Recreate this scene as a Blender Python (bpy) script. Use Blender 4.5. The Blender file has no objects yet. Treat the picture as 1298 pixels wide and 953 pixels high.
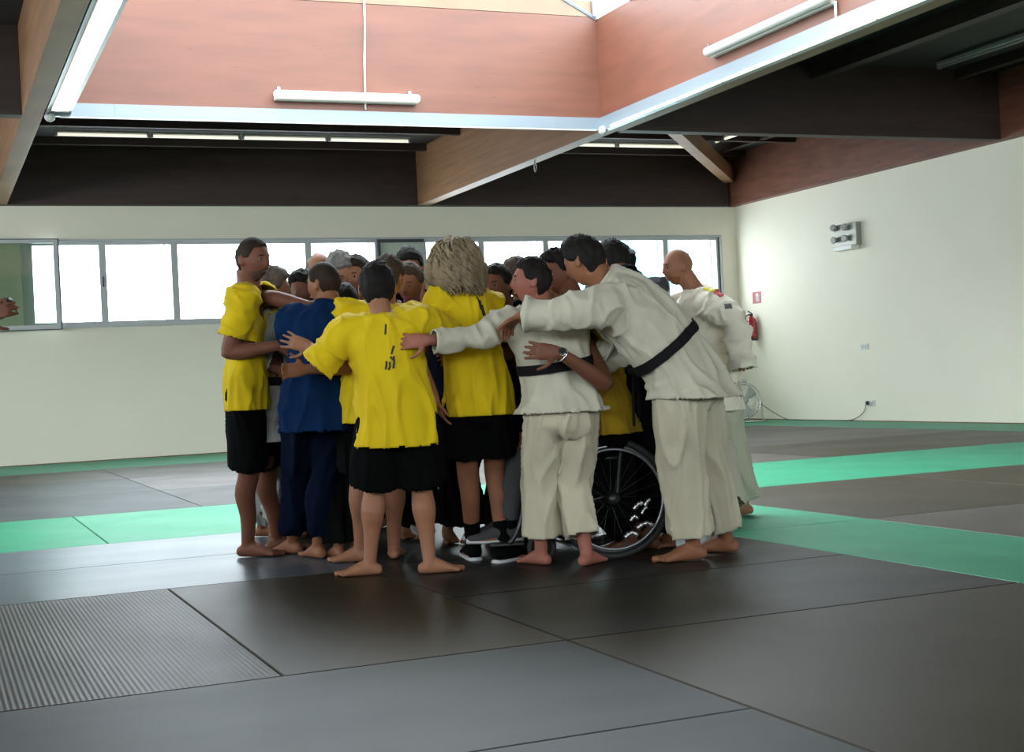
WORLD=14; EXPO=0.0
import bpy, bmesh, math, random
from mathutils import Vector, Matrix, noise, bvhtree
import mathutils
V=Vector; PI=math.pi
random.seed(7)
SC=bpy.context.scene
COL=SC.collection
# ---------------- camera ----------------
CAMH=.94; FPX=1796.25
CR=V((0.92272742,-0.38245199,-0.04800616)); CU=V((0.04413583,-0.01889247,0.99884689)); CF=V((0.38291793,0.92378220,0.00055277))
cd=bpy.data.cameras.new('camera'); cam=bpy.data.objects.new('camera',cd); COL.objects.link(cam)
cam.matrix_world=Matrix(((CR.x,CU.x,-CF.x,0),(CR.y,CU.y,-CF.y,0),(CR.z,CU.z,-CF.z,CAMH),(0,0,0,1)))
cd.sensor_width=36; cd.sensor_fit='HORIZONTAL'; cd.lens=36*FPX/1298; cd.clip_start=.05
SC.camera=cam
CP=V((0,0,CAMH))
def at(x,y,D):
    """point seen at photo pixel x,y, D metres ahead of the camera"""
    return CP+(CF+CR*((x-649)/FPX)-CU*((y-476.5)/FPX))*D
def flo(x,y,z=0):
    d=CF+CR*((x-649)/FPX)-CU*((y-476.5)/FPX)
    return CP+d*((z-CAMH)/d.z)
# ---------------- materials ----------------
def mat(name,col,rough=.6,metal=0,bump=0,bscale=60,var=0,vscale=3,emit=None,estr=0,spec=.5,sheen=0,trans=0,coat=0,stretch=None,spots=None):
    m=bpy.data.materials.new(name); m.use_nodes=True; nt=m.node_tree; N=nt.nodes; L=nt.links
    b=N['Principled BSDF']
    b.inputs['Base Color'].default_value=(*col,1); b.inputs['Roughness'].default_value=rough; b.inputs['Metallic'].default_value=metal
    b.inputs['Specular IOR Level'].default_value=spec
    if sheen: b.inputs['Sheen Weight'].default_value=sheen
    if coat: b.inputs['Coat Weight'].default_value=coat
    if emit: b.inputs['Emission Color'].default_value=(*emit,1); b.inputs['Emission Strength'].default_value=estr
    tc=N.new('ShaderNodeTexCoord'); mp=N.new('ShaderNodeMapping'); L.new(tc.outputs['Object'],mp.inputs[0])
    if stretch: mp.inputs['Scale'].default_value=stretch
    if var:
        n=N.new('ShaderNodeTexNoise'); n.inputs['Scale'].default_value=vscale; n.inputs['Detail'].default_value=6; L.new(mp.outputs[0],n.inputs['Vector'])
        r=N.new('ShaderNodeMapRange'); r.inputs['From Min'].default_value=.3; r.inputs['From Max'].default_value=.7
        r.inputs['To Min'].default_value=1-var; r.inputs['To Max'].default_value=1+var; L.new(n.outputs['Fac'],r.inputs['Value'])
        mx=N.new('ShaderNodeVectorMath'); mx.operation='SCALE'; mx.inputs[0].default_value=col; L.new(r.outputs[0],mx.inputs['Scale'])
        L.new(mx.outputs[0],b.inputs['Base Color'])
        if spots:
            v=N.new('ShaderNodeTexVoronoi'); v.inputs['Scale'].default_value=spots[0]; L.new(mp.outputs[0],v.inputs['Vector'])
            rr=N.new('ShaderNodeMapRange'); rr.inputs['From Min'].default_value=0; rr.inputs['From Max'].default_value=spots[1]; rr.inputs['To Min'].default_value=spots[2]; rr.inputs['To Max'].default_value=1
            L.new(v.outputs['Distance'],rr.inputs['Value'])
            m2=N.new('ShaderNodeVectorMath'); m2.operation='SCALE'; L.new(mx.outputs[0],m2.inputs[0]); L.new(rr.outputs[0],m2.inputs['Scale']); L.new(m2.outputs[0],b.inputs['Base Color'])
    if bump:
        n2=N.new('ShaderNodeTexNoise'); n2.inputs['Scale'].default_value=bscale; n2.inputs['Detail'].default_value=3; L.new(mp.outputs[0],n2.inputs['Vector'])
        bp=N.new('ShaderNodeBump'); bp.inputs['Strength'].default_value=bump; bp.inputs['Distance'].default_value=.004; L.new(n2.outputs['Fac'],bp.inputs['Height']); L.new(bp.outputs[0],b.inputs['Normal'])
    return m
M={}
M['wall']=mat('painted_plaster',(.84,.79,.66),.75,bump=.05,bscale=20,var=.02,vscale=1)
M['wallr']=M['wall']
M['dark_wood']=mat('dark_stained_wood',(.036,.019,.016),.6,var=.25,vscale=2,stretch=(1,1,6),bump=.1)
M['deck']=mat('dark_ceiling_board',(.018,.016,.015),.7,var=.2,vscale=2)
M['glulam']=mat('laminated_timber',(.25,.125,.06),.55,var=.22,vscale=2.2,stretch=(1,.4,7),bump=.1,spots=(2.2,.09,.45))
M['red_wood']=mat('red_stained_plywood',(.125,.041,.022),.5,var=.16,vscale=1.6,stretch=(.7,.7,5),bump=.12,spots=(2.0,.06,.4))
M['beige_wood']=mat('pale_plywood',(.19,.105,.06),.5,var=.15,vscale=2)
M['tray']=mat('white_enamelled_metal',(.19,.23,.26),.3,metal=.2)
M['tray_glow']=mat('lit_diffuser',(.9,.9,.85),.4,emit=(1,.95,.82),estr=1.1)
M['tube_glow']=mat('fluorescent_tube',(.9,.9,.8),.4,emit=(1,.97,.8),estr=.9)
M['lamp_white']=mat('white_lamp_housing',(.5,.49,.46),.35)
M['alu']=mat('grey_aluminium',(.45,.47,.47),.45,metal=.2)
M['alu_dark']=mat('dark_aluminium',(.06,.065,.07),.4,metal=.5)
M['chrome']=mat('chrome',(.75,.76,.78),.18,metal=1)
M['black_plastic']=mat('black_plastic',(.012,.012,.013),.45)
M['white_plastic']=mat('white_plastic',(.7,.7,.66),.4)
M['ext_red']=mat('extinguisher_red',(.33,.015,.02),.25,coat=.5)
M['brass_trim']=mat('brown_skirting',(.16,.07,.03),.5)
def glass(name,tint=(1,1,1),gloss=.10):
    m=bpy.data.materials.new(name); m.use_nodes=True; nt=m.node_tree; N=nt.nodes; L=nt.links
    N.remove(N['Principled BSDF']); out=N['Material Output']
    t=N.new('ShaderNodeBsdfTransparent'); t.inputs[0].default_value=(*tint,1)
    g=N.new('ShaderNodeBsdfGlossy'); g.inputs['Roughness'].default_value=.02
    lw=N.new('ShaderNodeLayerWeight'); lw.inputs['Blend'].default_value=.5
    pw=N.new('ShaderNodeMath'); pw.operation='POWER'; pw.inputs[1].default_value=5; L.new(lw.outputs['Facing'],pw.inputs[0])
    fr=N.new('ShaderNodeMapRange'); fr.inputs['To Min'].default_value=.05; fr.inputs['To Max'].default_value=.3; L.new(pw.outputs[0],fr.inputs['Value'])
    mx=N.new('ShaderNodeMixShader'); L.new(fr.outputs[0],mx.inputs[0]); L.new(t.outputs[0],mx.inputs[1]); L.new(g.outputs[0],mx.inputs[2]); L.new(mx.outputs[0],out.inputs['Surface'])
    return m
M['glass']=glass('window_glass',(.96,.97,.97)); M['glass_tint']=glass('greenish_glass',(.72,.78,.72))
# ---------------- helpers ----------------
def add_box(bm,c,s,rot=None):
    r=bmesh.ops.create_cube(bm,size=1); vs=r['verts']
    bmesh.ops.scale(bm,vec=V(s),verts=vs)
    if rot is not None: bmesh.ops.rotate(bm,cent=(0,0,0),matrix=rot,verts=vs)
    bmesh.ops.translate(bm,vec=V(c),verts=vs); return vs
def bx(bm,x0,x1,y0,y1,z0,z1): return add_box(bm,((x0+x1)/2,(y0+y1)/2,(z0+z1)/2),(abs(x1-x0),abs(y1-y0),abs(z1-z0)))
def obj(name,bm,m,parent=None,loc=None,smooth=False,bevel=0,bseg=2):
    """links bm (in world coordinates) as one mesh whose origin sits at loc"""
    if loc is None:
        if parent is not None: loc=parent.matrix_world.translation
        else:
            bb=[v.co for v in bm.verts]; loc=V((sum(c.x for c in bb)/len(bb),sum(c.y for c in bb)/len(bb),min(c.z for c in bb)))
    loc=V(loc); 
    for v in bm.verts: v.co-=loc
    bmesh.ops.recalc_face_normals(bm,faces=bm.faces)
    me=bpy.data.meshes.new(name); bm.to_mesh(me); bm.free()
    for mm in (m if isinstance(m,(list,tuple)) else [m]): me.materials.append(mm)
    o=bpy.data.objects.new(name,me); COL.objects.link(o)
    if smooth:
        for p in me.polygons: p.use_smooth=True
    if bevel:
        b=o.modifiers.new('edge','BEVEL'); b.width=bevel; b.segments=bseg; b.limit_method='ANGLE'
    place(o,loc,parent); return o
def place(o,loc,parent):
    if parent is not None:
        o.parent=parent; o.matrix_parent_inverse=Matrix.Identity(4); o.location=V(loc)-parent.matrix_world.translation
        o.matrix_world=Matrix.Translation(loc)
    else: o.location=loc
    o.matrix_world=Matrix.Translation(loc)
def empty(name,loc):
    o=bpy.data.objects.new(name,None); COL.objects.link(o); o.location=loc; o.matrix_world=Matrix.Translation(V(loc)); o.empty_display_size=.1; return o
def tag(o,label=None,cat=None,group=None,kind=None):
    if label: o['label']=label
    if cat: o['category']=cat
    if group: o['group']=group
    if kind: o['kind']=kind
    return o
def struct(name,bm,m,parent=None,**k):
    o=obj(name,bm,m,parent,**k)
    if parent is None: o['kind']='structure'
    return o
def tube(bm,pts,r,n=10,cap=True):
    rings=[]; pts=[V(p) for p in pts]; prev=None
    for i,p in enumerate(pts):
        t=(pts[min(i+1,len(pts)-1)]-pts[max(i-1,0)]).normalized()
        if prev is None: a=t.orthogonal().normalized()
        else: a=(prev-t*prev.dot(t)).normalized()
        prev=a; b=t.cross(a); rr=r[i] if isinstance(r,(list,tuple)) else r
        rings.append([bm.verts.new(p+a*rr*math.cos(2*PI*k/n)+b*rr*math.sin(2*PI*k/n)) for k in range(n)])
    for i in range(len(rings)-1):
        for k in range(n): bm.faces.new((rings[i][k],rings[i][(k+1)%n],rings[i+1][(k+1)%n],rings[i+1][k]))
    if cap: bm.faces.new(rings[0][::-1]); bm.faces.new(rings[-1])
def ringtorus(bm,c,ax,R,r,n=64,m=10):
    ax=V(ax).normalized(); a=ax.orthogonal().normalized(); b=ax.cross(a); c=V(c); G=[]
    for i in range(n):
        t=2*PI*i/n; d=a*math.cos(t)+b*math.sin(t)
        G.append([bm.verts.new(c+d*(R+r*math.cos(2*PI*k/m))+ax*r*math.sin(2*PI*k/m)) for k in range(m)])
    for i in range(n):
        for k in range(m): bm.faces.new((G[i][k],G[(i+1)%n][k],G[(i+1)%n][(k+1)%m],G[i][(k+1)%m]))
# ---------------- room ----------------
H=3.734; YW=21.5; XW=13.3; XL=-5.0; YF=-4.0; ZT=4.62
b=bmesh.new(); bx(b,XL-.2,XW+.2,YF-.2,YW+.2,-.25,-.04); struct('floor',b,mat('floor_screed',(.05,.05,.05),.8))
# back wall with a long strip window opening
WZ0,WZ1=1.985,3.215; WX0,WX1=1.38,12.96
b=bmesh.new()
bx(b,XL,XW+.3,YW,YW+.3,-.04,WZ0); bx(b,XL,XW+.3,YW,YW+.3,WZ1,ZT+.2); bx(b,XL,WX0,YW,YW+.3,WZ0,WZ1); bx(b,WX1,XW+.3,YW,YW+.3,WZ0,WZ1)
bmesh.ops.remove_doubles(b,verts=b.verts,dist=1e-5); struct('wall_back',b,M['wall'])
b=bmesh.new(); bx(b,XW,XW+.3,YF,YW,-.04,ZT+.2); struct('wall_right',b,M['wall'])
# left and front wall stand outside the picture; their strip windows are added for fill light
b=bmesh.new(); bx(b,XL-.3,XL,YF,YW+.3,-.04,2.1); bx(b,XL-.3,XL,YF,YW+.3,3.2,ZT+.2)
for y in (YF,1,6.5,12,17.5,YW): bx(b,XL-.3,XL,y-.2,y+.2,2.1,3.2)
struct('wall_left',b,M['wall'])
b=bmesh.new(); bx(b,XL-.3,XW+.3,YF-.3,YF,-.04,2.1); bx(b,XL-.3,XW+.3,YF-.3,YF,3.2,ZT+.2)
for x in (XL,-.5,4,8.5,XW): bx(b,x-.3,x+.3,YF-.3,YF,2.1,3.2)
struct('wall_front',b,M['wall'])
b=bmesh.new(); bx(b,XL,XW,YW-.015,YW,-.04,.012); struct('baseboard_back',b,M['brass_trim'])
b=bmesh.new(); bx(b,XW-.015,XW,YF,YW-.015,-.04,.012); struct('baseboard_right',b,M['brass_trim'])
# lantern opening
LX0,LX1,LY0,LY1=1.26,7.37,8.5,14.72
BW=.2
# ceiling deck around the lantern
b=bmesh.new()
for (x0,x1,y0,y1) in ((XL,XW,LY1+BW*.5,YW),(XL,LX0-.06,LY0-.1,LY1+BW*.5),(LX1+.06,XW,LY0-.1,LY1+BW*.5),(XL,XW,YF,LY0-.1)): bx(b,x0,x1,y0,y1,ZT,ZT+.12)
struct('ceiling',b,M['deck'])
# wall-head beams
def beam(name,x0,x1,y0,y1,m,z0=H,z1=ZT): 
    b=bmesh.new(); bx(b,x0,x1,y0,y1,z0,z1); return struct(name,b,m,bevel=.006)
beam('ceiling_beam_back',XL,XW-.2,YW-.16,YW,M['dark_wood'])
M['side_wood']=mat('reddish_beam_wood',(.17,.06,.035),.55,var=.25,vscale=2,stretch=(1,1,6),bump=.1,spots=(2.5,.1,.4))
beam('ceiling_beam_right',XW-.16,XW,YF,YW,M['side_wood'])
beam('ceiling_beam_inner_right',LX1+.0,LX1+BW,LY1,YW-.16,M['glulam'])
beam('ceiling_beam_near_right',LX1+.06,LX1+.06+BW,YF,LY1,M['glulam'])
beam('ceiling_beam_inner_left',LX0-.26,LX0-.06,YF,YW-.16,M['glulam'])
beam('ceiling_beam_cross_right',LX1+BW+.06,XW-.16,LY1-.1,LY1+.1,M['dark_wood'])
beam('ceiling_beam_cross_left',XL,LX0-.26,LY1-.1,LY1+.1,M['dark_wood'])
beam('ceiling_beam_cross_front',XL,XW-.16,LY0-.3,LY0-.1,M['dark_wood'])
# hip beam in the far right corner
b=bmesh.new(); p0=V((XW-.2,YW-.2,4.13)); p1=V((LX1+.25,LY1+.15,4.38)); d=(p1-p0).normalized(); s=d.cross(V((0,0,1))).normalized()*.09; up=V((0,0,.26))
vs=[b.verts.new(p+q) for p in (p0,p1) for q in (-s,s,s+up,-s+up)]
for f in ((0,1,2,3),(7,6,5,4),(0,4,5,1),(1,5,6,2),(2,6,7,3),(3,7,4,0)): b.faces.new([vs[i] for i in f])
struct('ceiling_beam_diagonal',b,M['glulam'])
# purlins under the deck
b=bmesh.new()
for y,hh in ((20.85,.10),(19.35,.12),(17.2,.12),(15.6,.12)): bx(b,LX0-.0,LX1,y-.05,y+.05,ZT-hh,ZT)
for y,hh in ((20.85,.10),(19.35,.12),(17.2,.12)): bx(b,LX1+BW,XW-.16,y-.05,y+.05,ZT-hh,ZT)
struct('ceiling_purlins_back',b,M['dark_wood'])
b=bmesh.new()
for x,w,hh in ((12.5,.05,.12),(10.3,.08,.2),(8.7,.05,.16)): bx(b,x-w,x+w,LY0,LY1-.1,ZT-hh,ZT)
for x,w,hh in ((12.5,.05,.1),): bx(b,x-w,x+w,LY1+.1,YW-.16,ZT-hh,ZT)
struct('ceiling_purlins_right',b,M['dark_wood'])
# lantern shaft walls
ZS=3.80
b=bmesh.new(); bx(b,LX0,LX1,LY1,LY1+.06,ZS,5.05); struct('wall_lantern_back',b,M['red_wood'])
b=bmesh.new(); bx(b,LX0,LX1,LY1-.005,LY1+.06,5.055,5.24); struct('trim_lantern_top',b,M['beige_wood'])
b=bmesh.new(); bx(b,LX1,LX1+.06,LY0,LY1+.06,ZS,5.03); struct('wall_lantern_right',b,M['red_wood'])
b=bmesh.new(); bx(b,LX0-.06,LX0,LY0,LY1+.06,ZS,5.03); struct('wall_lantern_left',b,M['red_wood'])
b=bmesh.new(); bx(b,LX0-.06,LX1+.06,LY0-.06,LY0,ZS,5.24); struct('wall_lantern_front',b,M['red_wood'])
# glazed roof: two slopes up to a ridge, glazed gables
xm=(LX0+LX1)/2; zr=6.6
b=bmesh.new()
def quad(b,*p): b.faces.new([b.verts.new(V(q)) for q in p])
quad(b,(LX0,LY0,5.03),(xm,LY0,zr),(xm,LY1,zr),(LX0,LY1,5.03)); quad(b,(LX1,LY0,5.03),(xm,LY0,zr),(xm,LY1,zr),(LX1,LY1,5.03))
for y in (LY0,LY1): quad(b,(LX0+.4,y,5.24),(LX1-.4,y,5.24),(xm,y,zr))
struct('window_skylight',b,M['glass'])
b=bmesh.new()
for k in range(8):
    y=LY0+(LY1-LY0)*k/7
    for xe in (LX0,LX1): tube(b,[(xe,y,5.03),(xm,y,zr)],.025,6)
tube(b,[(xm,LY0,zr),(xm,LY1,zr)],.04,6)
tube(b,[(LX1-.03,LY1-.03,5.05),(LX1-.03,LY1-.03,5.3)],.03,6)
struct('trim_skylight_bars',b,M['tray'])
# metal gutter with lit diffusers round the foot of the lantern
tray=empty('light_channel',((LX0+LX1)/2,LY1-.1,H)); tag(tray,'white metal light channel running round the foot of the rooflight opening','light')
b=bmesh.new()
bx(b,LX0,LX1,LY1-.03,LY1-.005,H+.01,ZS+.08); bx(b,LX0,LX1,LY1-.09,LY1-.03,H+.0,H+.03)
for x in (1.9,6.78): bx(b,x-.004,x+.004,LY1-.036,LY1-.03,H+.03,ZS+.08)
obj('back_channel',b,M['tray'],tray)
b=bmesh.new(); bx(b,LX1-.03,LX1-.005,LY0,LY1-.03,H+.01,ZS+.08); bx(b,LX1-.03,LX1+.06,LY0,LY1-.1,H-.01,H+.01); obj('right_channel',b,M['tray'],tray)
b=bmesh.new(); bx(b,LX0-.05,LX0+.2,LY0,LY1-.03,H+.02,H+.05); bx(b,LX0-.05,LX0-.03,LY0,LY1-.03,H,H+.1); obj('left_channel',b,M['tray'],tray)
y=LY1-.32; k=0
while y>LY0+1:
    b=bmesh.new(); bx(b,LX0+.0,LX0+.16,y-1.19,y,H+.004,H+.02); obj('diffuser',b,M['tray_glow'],tray); 
    b=bmesh.new(); bx(b,LX1-.05,LX1-.02,y-1.18,y,H-.012,H+.012); obj('diffuser',b,M['tray_glow'],tray); y-=1.22
b=bmesh.new(); bx(b,LX0+.1,LX1-.1,LY1-.088,LY1-.06,H-.012,H-.0); obj('diffuser',b,M['lamp_white'],tray)
for x,yy in ((LX0-.0,LY1-.1),(LX1-.03,LY1-.1)):
    b=bmesh.new(); bmesh.ops.create_icosphere(b,subdivisions=2,radius=.055,matrix=Matrix.Translation((x,yy,H-.01))); obj('corner_cap',b,M['lamp_white'],tray,smooth=True)
# surface lamps inside the lantern
def lamp(p0,p1,nrm,label,glow):
    p0=V(p0);p1=V(p1);nrm=V(nrm); e=empty('batten_lamp',(p0+p1)/2); tag(e,label,'lamp')
    d=(p1-p0).normalized(); L=(p1-p0).length; rot=Matrix((d,nrm,d.cross(nrm))).transposed()
    b=bmesh.new(); add_box(b,(p0+p1)/2+nrm*.03-V((0,0,.03)),(L*.98,.06,.05),rot); obj('housing',b,M['lamp_white'],e,bevel=.008)
    b=bmesh.new(); n=12; pts=[p0+nrm*.09+d*L*t for t in (.0,.01,.99,1)]; tube(b,pts,[.028,.045,.045,.028],12); obj('diffuser',b,glow,e,smooth=True)
    for t in (.03,.93):
        b=bmesh.new(); add_box(b,p0+d*L*t+nrm*.05+V((0,0,.05)),(.03,.1,.05),rot); obj('bracket',b,M['chrome'],e)
    return e
lamp((3.52,LY1,4.02),(5.13,LY1,4.02),(0,-1,0),'white tubular batten lamp on the back wooden wall of the rooflight',mat('lit_batten_cover',(.9,.87,.8),.4,emit=(1,.9,.78),estr=.5))
lamp((LX1,12.16,4.05),(LX1,10.1,4.05),(-1,0,0),'grey unlit batten lamp on the right wooden wall of the rooflight',M['lamp_white'])
b=bmesh.new(); tube(b,[(4.58,LY1-.015,5.3),(4.57,LY1-.015,4.8),(4.545,LY1-.015,4.4),(4.53,LY1-.02,3.9)],.011,8)
tag(obj('electrical_conduit',b,M['white_plastic'],smooth=True),'thin white conduit running down the red wooden wall to the batten lamp','conduit')
b=bmesh.new(); tube(b,[(LX1-.02,10.1,4.02),(LX1-.02,10.1,3.85)],.012,8)
tag(obj('electrical_conduit',b,M['white_plastic'],smooth=True),'short white conduit below the unlit batten lamp on the right wall','conduit')
# tube lamps under the dark ceiling
def tlamp(p0,p1,label,lit=True):
    p0=V(p0);p1=V(p1); e=empty('ceiling_tube_lamp',(p0+p1)/2); tag(e,label,'lamp','tube lamps under the dark ceiling')
    d=(p1-p0).normalized()
    b=bmesh.new(); q=d.cross(V((0,0,1))); rot=Matrix((d,q,V((0,0,1)))).transposed(); add_box(b,(p0+p1)/2+V((0,0,.045)),((p1-p0).length,.07,.03),rot); obj('housing',b,M['lamp_white'] if lit else M['alu'],e)
    b=bmesh.new(); tube(b,[p0+d*.03,p1-d*.03],.02,8); obj('tube',b,M['tube_glow'] if lit else M['alu'],e,smooth=True)
    for q in (p0+d*.015,p1-d*.015):
        b=bmesh.new(); add_box(b,q+V((0,0,.01)),(.03,.05,.06),rot); obj('end_cap',b,M['alu'],e)
ords=['first','second','third','fourth']
for k in range(4): tlamp((1.79+k*1.275,20.11,4.53),(1.79+k*1.275+1.25,20.11,4.53),['leftmost ceiling tube lamp in the row before the back wall','second ceiling tube lamp from the left before the back wall','third ceiling tube lamp from the left before the back wall','ceiling tube lamp before the back wall, beside the bottom of the timber beam'][k])
for k in range(3): tlamp((7.75+k*1.29,20.11,4.53),(7.75+k*1.29+1.27,20.11,4.53),['ceiling tube lamp just right of the timber beam, mostly hidden by it','ceiling tube lamp at the middle of the far right ceiling bay','ceiling tube lamp ending at the diagonal beam'][k])
tlamp((11.83,19.6,4.53),(11.83,18.35,4.53),'ceiling tube lamp running toward the camera right of the diagonal beam')
tlamp((11.83,14.2,4.53),(11.83,11.5,4.53),'unlit grey tube lamp under the dark right ceiling',False)
# ---------------- windows ----------------
mull=[1.47,2.5,3.545,4.62,5.6,6.73,7.49,8.49,9.645,10.72,11.905,WX1]
xs=[WX0-.03]+mull
YG=YW+.08
for i in range(len(xs)-1):
    x0,x1=xs[i],xs[i+1]; e=empty('window_%d'%(i+1),((x0+x1)/2,YG,WZ0)); e['kind']='structure'
    b=bmesh.new(); w=.05
    bx(b,x0,x0+w,YG-.05,YG+.03,WZ0,WZ1); bx(b,x1-w,x1,YG-.05,YG+.03,WZ0,WZ1); bx(b,x0+w,x1-w,YG-.05,YG+.03,WZ0,WZ0+.06); bx(b,x0+w,x1-w,YG-.05,YG+.03,WZ1-.05,WZ1)
    if i not in (6,0): bx(b,x1-w-.1,x1-w-.085,YG-.02,YG+.01,WZ0+.06,WZ1-.05)
    obj('window_frame',b,M['alu'],e)
    b=bmesh.new()
    if i==6:  # opaque grey-green panel
        bx(b,x0+w,x1-w,YG-.03,YG-.02,WZ0+.06,WZ1-.05); obj('window_panel',b,mat('grey_green_panel',(.5,.54,.46),.3),e)
        b=bmesh.new(); bx(b,x0-.01,x0+.03,YG-.1,YG-.05,WZ0,WZ1); bx(b,x0+.03,x1,YG-.1,YG-.07,WZ1-.05,WZ1); obj('window_edge',b,M['alu_dark'],e)
    else:
        bx(b,x0+w,x1-w,YG-.004,YG+.004,WZ0+.06,WZ1-.05); obj('window_pane',b,M['glass'],e)
    if i==4:
        pass
b=bmesh.new(); bx(b,WX0,WX1,YW-.03,YW+.3,WZ0-.03,WZ0); struct('trim_1',b,M['alu'])
b=bmesh.new(); bx(b,WX0,WX1+.02,YW-.02,YW+.05,WZ1,WZ1+.03); struct('trim_2',b,M['alu'])
b=bmesh.new(); bx(b,WX1,WX1+.035,YW-.02,YW+.05,WZ0,WZ1+.03); struct('trim_3',b,M['alu'])
# sash slid/swung in front of the wall on the left
e=empty('opened_sash',(.9,YW-.12,WZ0)); tag(e,'grey framed glass sash opened flat in front of the left end windows','window sash')
b=bmesh.new(); x0,x1,z0,z1=-.3,1.86,WZ0-.04,WZ1+.02; yy=YW-.12
bx(b,x0,x0+.05,yy-.02,yy+.02,z0,z1); bx(b,x1-.06,x1,yy-.02,yy+.02,z0,z1); bx(b,x0+.05,x1-.06,yy-.02,yy+.02,z0,z0+.06); bx(b,x0+.05,x1-.06,yy-.02,yy+.02,z1-.05,z1); obj('sash_frame',b,M['alu'],e)
b=bmesh.new(); bx(b,x0+.05,x1-.06,yy-.003,yy+.003,z0+.06,z1-.05); obj('sash_glass',b,M['glass_tint'],e)
b=bmesh.new(); bx(b,x1,x1+.02,yy-.03,yy+.01,z0-.01,z1+.01); bx(b,x0,x1,yy-.03,yy+.01,z1,z1+.012); bx(b,x0,x1,yy-.03,yy+.01,z0-.012,z0); obj('rubber_edge',b,M['alu_dark'],e)
b=bmesh.new(); bx(b,1.36,1.46,YW-.06,YW-.02,WZ0,WZ1); struct('trim_4',b,M['alu'])
b=bmesh.new(); bx(b,2.485,2.505,YW-.0,YW+.03,2.55,2.7); tag(obj('window_latch',b,M['alu_dark']),'dark pull latch on the frame right of the opened sash','latch')
# outside: pale building and a louvred shutter
b=bmesh.new(); bx(b,22,30,46,47,-1,6.0); bx(b,21.6,30.4,45.6,47.4,6.0,6.25)
for k in range(5): bx(b,23+k*1.4,23.6+k*1.4,45.9,46,2,4.5)
tag(obj('distant_building',b,mat('pale_turquoise_render',(.15,.62,.62),.8)),'faint turquoise building seen outside through the right windows','building')
e=empty('louvred_shutter',(12.8,YW+.36,WZ0)); tag(e,'white louvred shutter outside the rightmost window','shutter')
b=bmesh.new(); bx(b,12.5,12.54,YW+.33,YW+.38,WZ0-.1,WZ1+.1); bx(b,13.2,13.24,YW+.33,YW+.38,WZ0-.1,WZ1+.1); obj('shutter_frame',b,M['white_plastic'],e)
b=bmesh.new()
for k in range(22): add_box(b,(12.87,YW+.355,WZ0-.05+k*.06),(.66,.05,.008),Matrix.Rotation(.6,3,'X'))
obj('slats',b,M['white_plastic'],e)
# ---------------- right wall items ----------------
# emergency light
e=empty('emergency_light',(XW,18.15,2.72)); tag(e,'white metal emergency lamp unit with round spotlights high on the right wall','emergency light')
b=bmesh.new(); bx(b,XW-.10,XW,17.90,18.46,2.70,3.05); obj('housing',b,mat('dull_metal',(.32,.32,.28),.45,metal=.4),e,bevel=.01)
for (y,z,s) in ((18.40,3.0,1),(18.12,2.98,1),(18.40,2.82,0),(18.12,2.82,0)):
    b=bmesh.new(); c=V((XW-.135,y,z)); d=V((-1,-.35,.35 if s else -.1)).normalized()
    tube(b,[c-d*.06,c-d*.02,c+d*.04,c+d*.045,c+d*.03],[.02,.04,.055,.053,.045],18); sp=obj('spotlight',b,M['alu'],e,smooth=True)
    b=bmesh.new(); tube(b,[c+d*.045,c+d*.05],[.043,.043],18); obj('lens',b,M['lamp_white'],sp)
b=bmesh.new(); bx(b,XW-.17,XW-.02,17.94,18.4,2.64,2.71); obj('bottom_cover',b,M['white_plastic'],e,bevel=.008)
# sign
e=empty('fire_extinguisher_sign',(XW,20.91,2.0)); tag(e,'small red sign on the right wall above the fire extinguisher','sign')
b=bmesh.new(); bx(b,XW-.006,XW,20.78,21.04,2.0,2.2); obj('sign_board',b,mat('sign_red',(.42,.09,.11),.4),e)
b=bmesh.new(); bx(b,XW-.009,XW-.006,20.85,20.93,2.03,2.17); tube(b,[(XW-.008,20.9,2.03),(XW-.008,20.9,2.12)],.02,8); obj('pictogram',b,M['white_plastic'],e)
# extinguisher
e=empty('fire_extinguisher',(XW-.12,20.98,1.36)); tag(e,'red fire extinguisher with black hose hung on the right wall','fire extinguisher')
b=bmesh.new(); c=V((XW-.11,20.95,0))
tube(b,[c+V((0,0,z)) for z in (1.39,1.41,1.45,1.68,1.73,1.765,1.785)],[.07,.085,.088,.088,.075,.045,.02],20); obj('cylinder',b,M['ext_red'],e,smooth=True)
b=bmesh.new(); tube(b,[c+V((0,0,1.365)),c+V((0,0,1.41))],.09,20); obj('base_ring',b,M['black_plastic'],e)
b=bmesh.new(); add_box(b,c+V((0,.0,1.80)),(.04,.04,.05)); add_box(b,c+V((0,.03,1.85)),(.02,.13,.015),Matrix.Rotation(.4,3,'X')); add_box(b,c+V((0,.03,1.82)),(.02,.11,.012)); obj('valve_handle',b,M['black_plastic'],e)
b=bmesh.new(); tube(b,[c+V((-.02,.02,1.81)),c+V((-.04,.1,1.80)),c+V((-.05,.14,1.68)),c+V((-.05,.13,1.52)),c+V((-.05,.10,1.44))],[.012,.012,.012,.014,.02],8); obj('hose',b,M['black_plastic'],e,smooth=True)
b=bmesh.new(); 
for k in range(6):
    a=PI*.95+k*.12-.1; bx
tubeb=b
n=8
prev=None
for k in range(n+1):
    a=PI+.55-1.1*k/n
    r=.0895; p=[c+V((r*math.cos(a),r*math.sin(a),z)) for z in (1.57,1.68)]
    vv=[b.verts.new(q) for q in p]
    if prev: b.faces.new((prev[0],vv[0],vv[1],prev[1]))
    prev=vv
obj('instruction_label',b,mat('label_paper',(.62,.5,.46),.5),e)
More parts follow.
